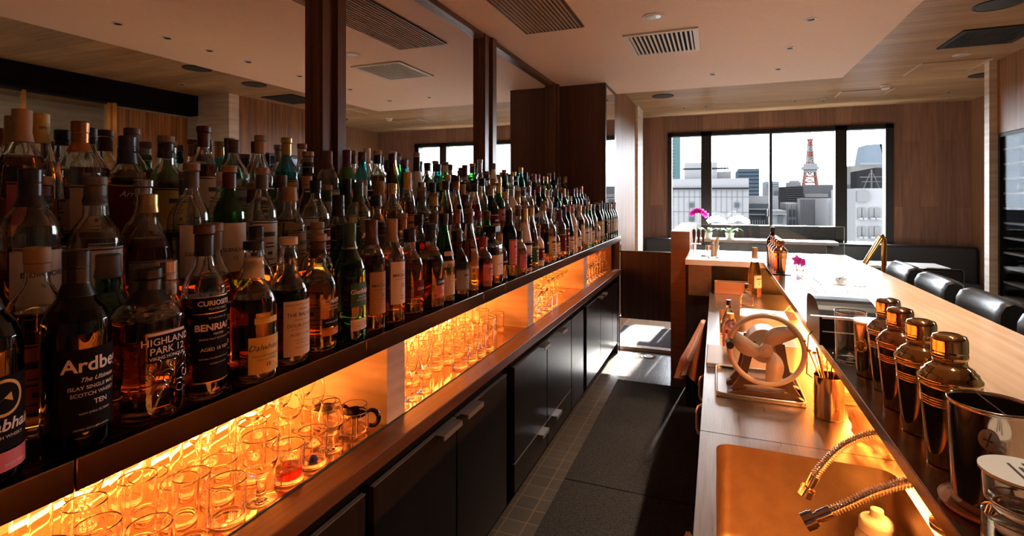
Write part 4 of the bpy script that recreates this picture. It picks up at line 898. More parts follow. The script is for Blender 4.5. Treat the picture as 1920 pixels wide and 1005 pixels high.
for s in (-1, 1):
    for yy in (-.075, .03):
        rings = []
        for (px_, pz, hw) in ((.040, .175, .014), (.050, .12, .012), (.066, .05, .011), (.082, .02, .016)):
            x = WC.x + s * px_; rings.append([(x - hw, yy - .008, pz), (x + hw, yy - .008, pz), (x + hw, yy + .008, pz), (x - hw, yy + .008, pz)])
        MB().loft(rings, smooth=False).obj('stand_leg', 'dark_enamel', ic)
b_ = MB()
for yy in (-.080, .028):
    rings = []
    for (x, z0, z1) in ((-.125, 0, .010), (-.105, 0, .018), (-.06, .006, .028), (0, .010, .024), (.06, .006, .028), (.105, 0, .018), (.125, 0, .010)):
        x = WC.x + x * .87; rings.append([(x, yy - .012, z0), (x, yy + .012, z0), (x, yy + .012, z1), (x, yy - .012, z1)])
    b_.loft(rings, smooth=False)
b_.obj('stand_base', 'dark_enamel', ic)
# container behind the wheel
t = thing('plastic_container', 'clear rectangular plastic container behind the ice crusher wheel', 'container', (.16, 2.135, .8505))
rs = [rrect(-.10 - i, .10 + i, -.065 - i, .065 + i, .015, 4, z) for i, z in ((0, 0), (.006, .095), (.010, .096), (.010, .099), (.003, .099), (-.004, .004))]
MB().loft(rs, 0, True, True).obj('container_body', 'milky', t)

# ---- cup of bar tools
cup = thing('tool_cup', 'steel cup holding bar spoons and picks beside the ice crusher', 'cup', (.300, 1.705, .8505))
MB().lathe([(0, 0), (.036, 0), (.038, .002), (.0385, .118), (.0395, .120), (.0375, .119), (.0365, .005), (0, .004)], n=32).obj('cup_body', 'silver', cup)
rt = random.Random(3)
words = ['twisted stem bar spoon', 'pick with a round bead top', 'bar spoon with disc end', 'thin cocktail pick', 'bar spoon with fork end', 'glass stirrer with ball end', 'flat wooden stirrer', 'dark pencil-like stirrer', 'short steel skewer', 'second bead topped pick']
for i, wd in enumerate(words):
    a = 2 * PI * i / 10 + .3; r0, r1 = .020, .031; b0 = (.300 + r0 * math.cos(a + PI), 1.705 + r0 * math.sin(a + PI), .857)
    H = rt.uniform(.16, .21); lean = rt.uniform(.024, .032)
    b1 = (.300 + lean * math.cos(a), 1.705 + lean * math.sin(a), .857 + .112); d = Vector(b1) - Vector(b0); tp = Vector(b0) + d * (H / .112)
    t = thing('bar_spoon' if 'spoon' in wd else 'stirrer', wd + ' standing in the steel cup', 'bar tool', b0, 0, 'bar tools in the steel cup')
    MB().tube([(0, 0, 0), tuple(tp - Vector(b0))], .0016 if 'wooden' not in wd else .0035, 6).obj('stem', 'copper' if 'wooden' not in wd and 'dark' not in wd else ('pillar_wood' if 'wooden' in wd else 'black_gloss'), t)
    e = tp - Vector(b0); rr = .010 if 'disc' in wd or 'round' in wd else .007
    if 'wooden' not in wd and 'dark' not in wd:
        MB().lathe([(0, -rr * .8), (rr * .7, -rr * .5), (rr, 0), (rr * .7, rr * .5), (0, rr * .8)], c=tuple(e), n=12).obj('bead', 'gold' if i % 2 else 'copper', t)

# ---- crumpled plastic bag of fruit
def blob(name, label, cat, loc, sx, sy, sz, m, seed, fold=.25, n=28):
    r = random.Random(seed); ph = [(r.uniform(2, 9), r.uniform(0, 6), r.uniform(2, 8), r.uniform(0, 6), r.uniform(.3, 1)) for _ in range(7)]
    rings = []
    for j in range(n // 2 + 1):
        v = PI * j / (n // 2) - PI / 2; ring = []
        for i in range(n * 2):
            u = 2 * PI * i / (n * 2); f = 1 + fold * sum(k * math.sin(a * u + b + 1.3 * math.sin(3 * v)) * math.cos(c * v + d) for a, b, c, d, k in [(round(p[0]), p[1], p[2], p[3], p[4]) for p in ph]) / 4
            ring.append((sx * f * math.cos(v) * math.cos(u), sy * f * math.cos(v) * math.sin(u), max(-sz * .9, sz * f * math.sin(v))))
        rings.append(ring)
    return MB().loft(rings).obj(name, m, None, loc, label=label, category=cat)
M['bag'] = mat('thin_plastic_bag', (.52, .38, .26), .3, 0, Transmission_Weight=.55, IOR=1.2)
blob('plastic_bag', 'crumpled translucent plastic bag under the ledge behind the faucets', 'bag', (.385, 1.56, .896), .062, .105, .050, 'bag', 4, .30)
# boards under the ledge
for k in range(3):
    MB().rbox(-.07, .07, -.11, .11, 0, .014, .003).obj('wooden_board', 'pillar_wood', None, (.405, 1.93, .8505 + k * .0145), .1 * k, label=['lowest', 'middle', 'topmost'][k] + ' of three small wooden boards stacked under the ledge', category='board', group='small wooden boards')
# ice box with lid
t = thing('lidded_box', 'cream lidded plastic box behind the ice crusher wheel', 'box', (.205, 2.46, .8505), -.05)
rs = [rrect(-.095 - i, .095 + i, -.07 - i, .07 + i, .02, 4, z) for i, z in ((0, 0), (.008, .11))]
MB().loft(rs).obj('box_body', 'white_plastic', t)
MB().rbox(-.110, .110, -.085, .085, .1105, .128, .006, rv=.025).rbox(-.03, .03, -.022, .022, .1285, .136, .004, rv=.02).obj('box_lid', 'white_plastic', t)
# folded cloth / cutting board on the worktop edge
MB().rbox(-.035, .06, -.13, .13, 0, .016, .004).obj('folded_cloth', 'bag', None, (.0, 2.17, .8505), 0, label='folded pale cloth lying at the worktop edge left of the container', category='cloth')
def small_bottle(name, label, loc, prof, m, capm, capz, capr, caph):
    t = thing(name, label, 'bottle', loc)
    MB().lathe(prof, n=24).obj('bottle_body', m, t)
    MB().lathe([(0, capz), (capr, capz), (capr, capz + caph), (0, capz + caph + .001)], n=20).obj('cap', capm, t)
    return t
small_bottle('juice_bottle', 'small plastic bottle with yellow cap and pink contents left of the lidded box', (.055, 2.36, .8505), [(0, 0), (.030, 0), (.032, .01), (.032, .075), (.026, .095), (.013, .108), (.012, .118)], 'l_pink', 'c_yellow', .1185, .015, .020)
t = small_bottle('glass_decanter', 'clear glass dash bottle with black stopper beside the far sink', (.052, 2.53, .8505), [(0, 0), (.036, 0), (.038, .01), (.034, .06), (.020, .10), (.010, .125), (.010, .140)], 'clear', 'c_black', .1405, .011, .022)
t = small_bottle('glass_decanter', 'second dash bottle with black cap at the far sink edge', (.165, 3.28, .8505), [(0, 0), (.034, 0), (.036, .01), (.034, .05), (.018, .07), (.010, .09), (.010, .10)], 'clear', 'c_black', .1005, .013, .025)
# red berries jar
t = thing('garnish_jar', 'small jar of cherries tucked under the ledge behind the black printer', 'jar', (.40, 2.25, .8505))
MB().lathe([(0, 0), (.032, 0), (.034, .004), (.034, .062), (.033, .064), (.032, .062), (.031, .006), (0, .005)], n=20).obj('jar_glass', 'clear', t)
for k in range(9):
    MB().lathe([(0, -.010), (.0075, -.0065), (.010, 0), (.0075, .0065), (0, .010)], c=(.017 * math.cos(k * 2.1), .017 * math.sin(k * 2.1), .018 + .0058 * k), n=12).obj('cherry', 'c_red' if k % 3 else 'c_orange', t)
# tongs: two crossed copper tubes leaning at the wall
t = thing('tongs', 'pair of long copper tongs leaning against the wall under the ledge', 'tongs', (.24, 3.02, .8505))
MB().tube([(0, -.20, .006), (.10, -.02, .05), (.20, .12, .13)], .005, 8).obj('tong_arm', 'copper', t); MB().tube([(.05, -.20, .006), (.14, -.04, .04), (.235, .12, .12)], .005, 8).obj('tong_arm', 'copper', t)
# wine bottle on the worktop
t = thing('wine_bottle', 'bottle of golden wine with cream label standing alone on the far worktop', 'bottle', (.225, 3.58, .8505), -.9)
inst(body_mesh('slope', .22, 28), 'bottle_glass', ['g_clear', 'l_wine'], t); inst(cached(('c', 'slope', 'long'), lambda: cap_meshes('slope', 'long'))[0][1], 'cap', 'c_tan', t); inst(label_mesh('slope', .06, .14, .8), 'label', ['p_cream', 'ink'], t)
# wooden crate at the far end
t = thing('wooden_crate', 'low wooden box with a black opening at the far end of the worktop', 'box', (.105, 3.655, .8505))
MB().box(-.115, .115, -.040, -.028, .0, .075).box(-.115, .115, .028, .040, 0, .075).box(-.115, -.10, -.028, .028, 0, .075).box(.10, .115, -.028, .028, 0, .075).obj('box_frame', 'pillar_wood', t)
bx(-.0995, .0995, -.0275, .0275, .001, .05).obj('box_tray', 'cabinet_gap', t)

# ---------------------------------------------------------------- on the ledge and bar
ZL = 1.0485
def shaker(x, y, m, label, s=1., z=ZL):
    t = thing('cocktail_shaker', label, 'shaker', (x, y, z), 0, 'cocktail shakers'); t.scale = (s, s, s)
    MB().lathe([(0, 0), (.027, 0), (.029, .002), (.0365, .090), (.0400, .128), (.0408, .1285), (.0408, .131), (.0400, .1315), (.0402, .134)], n=40).obj('shaker_tin', m, t)
    b = MB(); 
    for k in range(4): b.lathe([(.0372 + .0003 * k, .098 + .004 * k), (.0382 + .0003 * k, .0995 + .004 * k), (.0374 + .0003 * k, .101 + .004 * k)], n=40)
    b.obj('grooves', m, t)
    MB().lathe([(.0404, .1342), (.0425, .136), (.0420, .141), (.0375, .147), (.0370, .150), (.0325, .153), (.0318, .156), (.0262, .160), (.0235, .162), (.0225, .166), (.0222, .1705)], n=40).obj('strainer_shoulder', m, t)
    MB().lathe([(.0226, .171), (.0242, .172), (.0242, .178), (.0238, .1785), (.0242, .180), (.0238, .1815), (.0242, .183), (.0238, .202), (.0215, .208), (.014, .2105), (0, .211)], n=40).obj('shaker_cap', m, t)
shaker(.350, 1.034, 'gold', 'gold cocktail shaker standing next to the big mixing tin')
shaker(.350, 1.158, 'gold', 'gold shaker second from the big mixing tin', .98)
shaker(.350, 1.275, 'copper', 'copper toned shaker third from the big mixing tin', .97)
shaker(.358, 1.385, 'silver', 'dark steel shaker fourth from the mixing tin, beside the strainer tin', .97)
for (x, y, l, m) in ((.335, 3.25, 'copper shaker at the front of the far group near the return counter', 'copper'), (.335, 3.36, 'copper shaker second in the far group near the return counter', 'copper'), (.335, 3.47, 'copper shaker third in the far group near the return counter', 'copper'), (.335, 3.58, 'copper shaker rearmost in the far group before the brown bottle', 'copper')):
    shaker(x, y, m, l, .88, ZL + .0045)
bx(-.048, .048, -.045, .40, 0, .004).obj('shaker_tray', 'black_gloss', None, (.336, 3.24, ZL), label='slim black tray under the far group of shakers', category='tray')
t = thing('brown_bottle', 'dark brown bottle standing behind the far group of shakers', 'bottle', (.335, 3.685, ZL))
inst(body_mesh('classic', .15, 24), 'bottle_glass', ['g_brown', 'l_brown'], t); inst(cached(('c', 'classic', 'screw'), lambda: cap_meshes('classic', 'screw'))[0][1], 'cap', 'c_black', t); t.scale = (.82, .82, .82)
# big mixing tin on its coaster
MB().lathe([(0, 0), (.054, 0), (.057, .003), (.058, .008), (.055, .006), (.052, .004), (0, .004)], n=40).obj('coaster', 'pillar_wood', None, (.352, .902, ZL), label='round brown wooden coaster under the big mixing tin', category='coaster')
t = thing('mixing_tin', 'tall wide steel mixing tin on a brown coaster, largest vessel on ledge', 'tin', (.352, .902, ZL + .0045))
MB().lathe([(0, 0), (.041, 0), (.043, .003), (.0475, .140), (.0485, .141), (.0485, .145), (.0465, .145), (.0460, .140), (.0415, .005), (0, .004)], n=48).obj('tin_body', 'silver', t)
bx(-.001, .001, -.045, .045, .09, .142).obj('tin_divider', 'silver', t)
# figure etched on the tin
emb = MB(); 
for k in range(24): pass
vs = [( (.0462) * math.cos(a), (.0462) * math.sin(a)) for a in (0,)]
def disc_on(R, a0, z0, rx, rz, n=24):
    m = MB(); pts = [((R) * math.cos(a0), R * math.sin(a0), z0)] + [(R * math.cos(a0 + rx * math.cos(2 * PI * i / n) / R), R * math.sin(a0 + rx * math.cos(2 * PI * i / n) / R), z0 + rz * math.sin(2 * PI * i / n)) for i in range(n)]
    return m.add(pts, [(0, 1 + i, 1 + (i + 1) % n) for i in range(n)])
A0 = -2.0
disc_on(.0480, A0, .108, .011, .014).obj('emblem', mat('etched_grey', (.34, .31, .28), .5, .6), t)
MB().tube([(.0487 * math.cos(A0 - .05), .0487 * math.sin(A0 - .05), .098), (.0487 * math.cos(A0), .0487 * math.sin(A0), .108), (.0487 * math.cos(A0 + .05), .0487 * math.sin(A0 + .05), .118)], .0009, 6).tube([(.0487 * math.cos(A0 - .12), .0487 * math.sin(A0 - .12), .108), (.0487 * math.cos(A0 + .08), .0487 * math.sin(A0 + .08), .106)], .0009, 6).obj('emblem_figure', 'ink', t)
# glass jar with paper coasters
t = thing('lidded_glass_jar', 'heavy glass stack with white paper coaster on top at the picture corner', 'jar', (.340, .790, ZL))
MB().lathe([(0, 0), (.038, 0), (.040, .003), (.040, .050), (.030, .056), (.030, .062), (.038, .068), (.040, .100), (.039, .102), (.037, .100), (.036, .070), (.028, .064), (0, .062)], n=36).obj('jar_glass', 'clear', t)
for k in range(3): pass
MB().cyl((0, 0, .1025), .043, .003, 40).obj('paper_coaster', 'p_white', t)
MB().box(-.002, .002, -.028, .012, .1056, .1060).box(-.010, -.007, -.030, .020, .1056, .1060).box(.006, .009, -.020, .025, .1056, .1060).obj('coaster_print', 'ink', t)
for k in range(4):
    MB().cyl((0, 0, 0), .045, .0028, 36).obj('paper_coaster', 'p_white', None, (.345, .690, ZL + k * .0031), label=['lowest', 'second', 'third', 'topmost'][k] + ' white paper coaster in the stack at the near end of ledge', category='coaster', group='paper coasters')
# jug and strainer tin beyond the shakers
t = thing('glass_jug', 'clear glass mixing jug beside the strainer tin', 'jug', (.325, 1.575, ZL))
MB().lathe([(0, 0), (.030, 0), (.033, .003), (.036, .130), (.037, .133), (.035, .132), (.032, .010), (0, .009)], n=32).obj('jug_body', 'clear', t)
t = thing('strainer_tin', 'steel tin with ring handle and bright strainer on top', 'tin', (.350, 1.480, ZL))
MB().lathe([(0, 0), (.031, 0), (.033, .002), (.038, .125), (.039, .126), (.039, .129), (.037, .129), (.0365, .125), (.0315, .004), (0, .004)], n=36).obj('tin_body', 'silver', t)
MB().tube([(.0 + -.036 * .6 + .010 * math.cos(a) * .3, -.034 + -.0, .075 + .013 * math.sin(a)) if False else (-.030 + .010 * math.cos(a), -.030 - .003, .075 + .013 * math.sin(a)) for a in [2 * PI * i / 20 for i in range(21)]], .0022, 8, caps=False).obj('ring_handle', 'gold', t)
s_ = thing('cocktail_strainer', 'flat bright strainer with long handle lying on the steel tin', 'strainer', (.350, 1.480, ZL + .1295))
MB().cyl((0, 0, 0), .041, .0025, 36).obj('strainer_disc', 'alu', s_)
MB().rbox(-.130, -.038, -.006, .006, .0026, .0055, .001).obj('strainer_handle', 'alu', s_)
# black receipt printer
t = thing('receipt_printer', 'black plastic receipt printer with curved lid on the bar ledge', 'printer', (.352, 1.84, ZL))
rings = []
for x in (-.073, .073):
    rings.append([(x, -.115, .0), (x, -.118, .045), (x, -.116, .070), (x, -.110, .088), (x, -.100, .101), (x, -.085, .111), (x, -.065, .118), (x, -.04, .122), (x, .0, .124), (x, .05, .122), (x, .10, .115), (x, .115, .095), (x, .118, 0)])
MB().loft(rings, smooth=False).obj('printer_body', 'black_plastic', t)
MB().box(-.066, .066, -.1195, -.1175, .040, .043).box(-.066, .066, -.1165, -.1125, .078, .081).obj('paper_slot', 'alu', t)
MB().rbox(.036, .060, -.1205, -.1165, .060, .072, .001).obj('printer_button', 'c_brown', t)
MB().tube([(-.0745, .0, .012), (-.086, -.01, .0), (-.090, -.02, -.06), (-.085, .03, -.13), (-.06, .09, -.16)], .002, 6).obj('printer_cable', 'black_gloss', t)
# orchid bloom in a small glass on the bar
def flower(mb, c, r, n=5, mi=0, tilt=0.):
    for k in range(n):
        a = 2 * PI * k / n + tilt; rings = []
        for i in range(5):
            u = i / 4; w_ = r * .42 * math.sin(PI * (u * .85 + .08)); d = Vector((0, math.cos(a), math.sin(a))); tn = Vector((0, -math.sin(a), math.cos(a)))
            p = Vector(c) + d * r * u + Vector((-.3 * r * u * u, 0, 0)); rings.append([tuple(p + tn * w_), tuple(p + Vector((-.08 * r, 0, 0))), tuple(p - tn * w_)])
        mb.loft(rings, mi, False, False, True, False)
    return mb
M['petal_pink'] = mat('pink_petal', (.60, .06, .36), .5); M['petal_white'] = mat('white_petal', (.85, .82, .82), .5)
for k_ in ('petal_white', 'petal_pink'):     # thin petals let daylight through
    m_ = M[k_]; tr_ = nd(m_, 'ShaderNodeBsdfTranslucent'); tr_.inputs[0].default_value = m_.node_tree.nodes['Principled BSDF'].inputs[0].default_value
    ad_ = nd(m_, 'ShaderNodeMixShader'); ad_.inputs[0].default_value = .5
    lk(m_, m_.node_tree.nodes['Principled BSDF'].outputs[0], ad_.inputs[1]); lk(m_, tr_.outputs[0], ad_.inputs[2]); lk(m_, ad_.outputs[0], m_.node_tree.nodes['Material Output'].inputs[0]); M['leaf'] = mat('leaf_green', (.06, .16, .04), .45); M['stem'] = mat('stem_green', (.12, .22, .06), .5)
t = thing('orchid_bloom', 'single pink orchid bloom in a small glass on the bar', 'flower', (.455, 3.42, 1.0505), .8)
MB().lathe([(0, 0), (.020, 0), (.022, .002), (.020, .032), (.019, .033), (.018, .031), (.018, .004), (0, .004)], n=20).obj('small_vase', 'clear', t)
f = MB(); flower(f, (-.005, .012, .058), .032, 5, 0, .3); flower(f, (.004, -.014, .050), .028, 5, 0, 1.1); f.obj('petals', 'petal_pink', t)
# glass stand with herbs
t = thing('glass_stand', 'low clear glass serving stand on the bar with a sprig of herbs', 'stand', (.50, 2.66, 1.0505))
for sx_, sy_ in ((-.06, -.09), (.06, -.09), (-.06, .09), (.06, .09)): MB().cyl((sx_, sy_, 0), .004, .05, 10).obj('leg', 'clear', t)
MB().rbox(-.085, .085, -.12, .12, .0505, .057, .002).obj('glass_plate', 'clear', t)
h = thing('herb_sprig', 'dark green herb sprig lying on the glass serving stand', 'herb', (.50, 2.60, 1.108)); rh = random.Random(8); hm = MB()
for k in range(60):
    a = rh.uniform(0, 2 * PI); x, y, z = rh.uniform(-.06, .06), rh.uniform(-.04, .04), rh.uniform(0, .012) + .03 * max(0, 1 - abs(k - 30) / 14) * rh.random()
    d = Vector((math.cos(a), math.sin(a), rh.uniform(0, .9))) * .014; p = Vector((x, y, z)); s2 = Vector((-d.y, d.x, 0)) * .22
    hm.add([tuple(p), tuple(p + d * .5 + s2), tuple(p + d), tuple(p + d * .5 - s2)], [(0, 1, 2, 3)])
hm.obj('leaves', 'leaf', h)
# glass screen at the end of the bar
sc_ = thing('glass_screen', 'low clear glass screen standing along the far edge of the bar', 'screen', (.345, 4.44, 1.0505))
MB().box(-.53, .53, -.004, .004, 0, .205).obj('screen_pane', 'screen', sc_)
MB().box(.5305, .534, -.0045, .0045, 0, .2055).box(-.53, .53, -.0045, .0045, .2055, .208).obj('polished_edge', mat('edge_glass', (.45, .55, .52), .15), sc_)
# tools on the return counter
t = thing('muddler_stand', 'clear acrylic stand holding three dark muddlers by the wooden post', 'stand', (-.115, 3.98, 1.0505))
MB().box(-.055, .055, -.03, .03, 0, .004).box(-.055, .055, -.03, .03, .085, .090).cyl((-.04, 0, .0042), .004, .08, 10).cyl((.045, 0, .0042), .004, .08, 10).obj('stand_frame', 'clear', t)
for k in range(3):
    MB().lathe([(0, 0), (.006, .001), (.008, .03), (.011, .05), (.013, .08), (.010, .10), (0, .106)], n=14).obj('muddler', 'c_brown', None, (-.150 + .031 * k, 3.98, 1.1410), label='dark tapered muddler ' + ['nearest the wooden post', 'in the middle of the acrylic stand', 'nearest the rolled napkins'][k], category='muddler', group='muddlers')
t = thing('napkin_glass', 'glass tumbler holding rolled pale paper napkins on the return counter', 'glass', (-.02, 3.90, 1.0505))
MB().lathe([(0, 0), (.034, 0), (.037, .003), (.040, .085), (.039, .087), (.037, .085), (.034, .010), (0, .009)], n=28).obj('glass_body', 'clear', t)
for k in range(3):
    a = k * 2.1; MB().tube([(.012 * math.cos(a), .012 * math.sin(a), .011), (.020 * math.cos(a) + .01, .02 * math.sin(a), .145 - .02 * k)], .011, 12).obj('rolled_napkin', 'p_cream', t)

# towels
def towel(name, label, loc, w_, h, seed, m='towel', DB=(.045, .03)):
    r = random.Random(seed); rings = []
    nz = 24; n = 72
    for j in range(nz + 1):
        v = j / nz; ring = []; hy = w_ * (.22 + .30 * min(1, v * 1.5)); hx = DB[0] * (.35 + .65 * min(1, v * 1.6)) + DB[1] * v
        for i in range(n):
            u = 2 * PI * i / n; f = 1 + (.10 + .22 * v) * math.sin(7 * u + seed + 1.5 * v) + .08 * math.sin(3 * u - 2 * v)
            ring.append((-hx - .006 - DB[1] * v * .4 + hx * f * math.cos(u) * .8, hy * f * math.sin(u) + .02 * v * math.sin(2 * v * PI + seed), -h * v * (1 + .10 * math.sin(2 * u + seed) + .03 * math.sin(7 * u))))
        rings.append(ring)
    return MB().loft(rings).obj(name, m, None, loc, label=label, category='towel')
towel('bar_towel', 'pinkish cloth towel hanging from the worktop edge past the loop handles', (-.043, 3.0, .80), .22, .31, 2)
towel('bar_towel', 'pink towel hanging off the near worktop edge at the bottom of picture', (-.043, 1.22, .715), .12, .25, 5, DB=(.028, .01))

# ---------------------------------------------------------------- stools
def stool(y, label, rz=0.):
    t = thing('bar_stool', label, 'stool', (1.12, y, 0), rz, 'black leather bar stools')
    MB().lathe([(0, 0.0005), (.21, .0005), (.21, .008), (.03, .02), (.028, .03), (.028, .62), (.06, .64), (0, .64)], n=28).obj('pedestal', 'black_gloss', t)
    MB().rbox(-.20, .20, -.20, .20, .6405, .74, .035, rv=.06).obj('seat', 'leather', t)
    # rolled backrest curving round the sitter, open toward the bar
    rings = []; n = 16
    prof = [(-.035, .70), (-.042, .85), (-.050, 1.00), (-.046, 1.055), (-.028, 1.085), (.004, 1.096), (.034, 1.085), (.048, 1.05), (.045, 1.0), (.036, .85), (.030, .70)]
    for i in range(n + 1):
        yy = -.19 + .38 * i / n; bow = .05 * (1 - (yy / .19) ** 2); edge = 1 if 0 < i < n else .8
        rings.append([(-.12 - bow * -.4 + a * edge, yy, .70 + (b - .70) * (1 if 0 < i < n else .985)) for a, b in prof])
    MB().loft(rings).obj('backrest', 'leather', t)
    MB().tube([(.13 * math.cos(a) + .0, .13 * math.sin(a), .25) for a in [2 * PI * i / 24 for i in range(25)]], .01, 8, caps=False).obj('foot_ring', 'chrome', t)
for y, l in ((1.60, 'bar stool nearest the camera at the picture edge'), (2.10, 'rolled-back stool second nearest along the bar'), (2.59, 'rolled-back stool third nearest along the bar'), (3.09, 'rolled-back stool next to the farthest one'), (3.58, 'rolled-back stool farthest along the bar, beside the brass rail')):
    stool(y, 'black leather ' + l)
# brass rail
br = thing('brass_rail', 'bent polished brass tube rail standing beyond the last stool', 'rail', (1.05, 4.15, 0))
MB().tube([(0, .0, .0005), (0, 0, 1.16), (-.004, -.005, 1.195), (-.014, -.012, 1.212), (-.026, -.02, 1.20), (-.14, -.08, 1.01)], .017, 14).obj('brass_tube', 'brass', br)

# ---------------------------------------------------------------- lounge by the window
t = thing('window_bench', 'dark navy leather bench running along the window wall', 'bench', (1.0, 7.95, 0))
MB().rbox(-2.0, 1.98, .0, .20, .0005, .86, .03).obj('bench_back', 'navy', t)
MB().rbox(-2.0, 1.9, -.52, -.005, .08, .45, .04).obj('bench_seat', 'navy', t)
t = thing('window_shelf', 'white narrow table before the window holding the orchids', 'table', (.42, 7.2, 0))
MB().rbox(-.92, .92, -.15, .15, .905, .94, .004).obj('table_top', 'white_top', t)
for x in (-.8, .85): MB().box(x - .03, x + .03, -.03, .03, .0005, .9045).obj('leg', 'black_matte', t)
for i, (x, y, w2, l) in enumerate(((.27, 6.62, .28, 'left lounge chair seen through the glass screen'), (.97, 6.62, .36, 'wider lounge chair seen through the glass screen'), (1.84, 5.85, .24, 'lounge chair at the right beyond the bar stools'))):
    t = thing('lounge_chair', 'low dark ' + l, 'chair', (x, y, 0), 0, 'low lounge chairs')
    MB().rbox(-w2, w2, -.04, .04, .40, .82, .025).obj('backrest', 'navy', t); MB().rbox(-w2, w2, .0405, .40, .36, .46, .03).obj('seat', 'navy', t)
    for sx_ in (-w2 + .04, w2 - .04):
        for sy_ in (.0, .36): MB().cyl((sx_, sy_, .0005), .012, .358, 10).obj('leg', 'black_matte', t)
t = thing('lounge_table', 'white topped low table before the bench beyond the bar stools', 'table', (1.95, 7.12, 0))
MB().rbox(-.4, .4, -.22, .22, .68, .71, .004).obj('table_top', 'white_top', t); MB().cyl((0, 0, .0005), .03, .679, 14).cyl((0, 0, .0005), .18, .012, 24).obj('pedestal', 'black_matte', t)
def orchid(x, y, z, m, label, h=.32, seed=1, nf=7):
    r = random.Random(seed); t = thing('potted_orchid', label, 'plant', (x, y, z), 0, 'potted orchids')
    MB().lathe([(0, 0), (.04, 0), (.055, .075), (.052, .077), (.048, .06), (0, .06)], n=20).obj('pot', 'white_plastic', t)
    lv = MB()
    for k in range(5):
        a = k * 1.3 + seed; rings = []
        for i in range(6):
            u = i / 5; w2 = .028 * math.sin(PI * (u * .9 + .08)); d = Vector((math.cos(a), math.sin(a), 0)); tn = Vector((-math.sin(a), math.cos(a), 0))
            p = Vector((0, 0, .065)) + d * .17 * u + Vector((0, 0, .07 * math.sin(PI * u * .8))); rings.append([tuple(p + tn * w2), tuple(p - Vector((0, 0, .008))), tuple(p - tn * w2)])
        lv.loft(rings, 0, False, False, True, False)
    lv.obj('leaves', 'leaf', t)
    pts = [(0, 0, .06), (.03, 0, h * .6), (.06, -.01, h * .9), (.12, -.02, h), (.18, -.03, h * .93)]
    MB().tube(pts, .003, 6).obj('stem', 'stem', t)
    f = MB()
    for k in range(nf):
        u = k / (nf - 1); flower(f, (.02 + .18 * u, -.03, h * (.80 + .2 * math.sin(PI * (u * .8 + .15)))), .040, 5, 0, r.uniform(0, 1))
    # petals face the room: rotate about z
    o = f.obj('blossoms', m, t); t.rotation_euler = (0, 0, 0)
    for v in o.data.vertices:
        pass
    return t
def yflower(mb, c, r, tilt):
    for k in range(5):
        a = 2 * PI * k / 5 + tilt; rings = []
        for i in range(5):
            u = i / 4; w2 = r * .45 * math.sin(PI * (u * .85 + .08)); d = Vector((math.cos(a), 0, math.sin(a))); tn = Vector((-math.sin(a), 0, math.cos(a)))
            p = Vector(c) + d * r * u + Vector((0, -.2 * r * u * u, 0)); rings.append([tuple(p + tn * w2), tuple(p + Vector((0, .06 * r, 0))), tuple(p - tn * w2)])
        mb.loft(rings, 0, False, False, True, False)
flower = lambda mb, c, r, n=5, mi=0, tilt=0.: yflower(mb, c, r, tilt)
orchid(-.32, 7.2, .9405, 'petal_pink', 'potted pink orchid beside the wooden post', .36, 2)
orchid(-.10, 7.18, .9405, 'petal_white', 'potted white orchid left of the two on the window table', .26, 5)
orchid(.16, 7.18, .9405, 'petal_white', 'potted white orchid with paler petals, nearer the window middle', .27, 9)

# ---------------------------------------------------------------- wine cellar cabinet
wc = thing('wine_cabinet', 'tall black wine cabinet with wooden racks behind glass', 'cabinet', (2.34, 5.39, 0))
MB().box(.135, .155, -.49, .49, .0005, 2.04).box(.0, .135, -.49, -.46, .0005, 2.04).box(.0, .135, .46, .49, .0005, 2.04).box(0, .135, -.459, .459, 2.01, 2.04).box(0, .135, -.459, .459, .0005, .10).obj('cabinet_frame', 'black_matte', wc)
MB().box(.001, .006, -.459, .459, .101, 2.009).obj('glass_door', 'dark_pane', wc)
M['rack'] = wood('rack_wood', (.50, .33, .18), (.66, .46, .27), 'Y', 'Z', None, .5)
for k in range(14):
    z = .2 + .13 * k; MB().box(.02, .125, -.45, .45, z, z + .018).obj('rack', 'rack', wc)
t = None
for k in range(10):
    z = .22 + .13 * (k + 1); 
    bt_ = MB().tube([(2.375, 5.08 + .14 * (k % 5), z + .045), (2.45, 5.08 + .14 * (k % 5), z + .045)], [.018, .036], 14).obj('stored_wine', ['c_yellow', 'g_dkgreen', 'c_maroon'][k % 3], label=f"wine bottle lying on the {ORD[k + 1]} rack from the floor in wine cabinet", category='bottle', group='bottles in the wine cabinet')

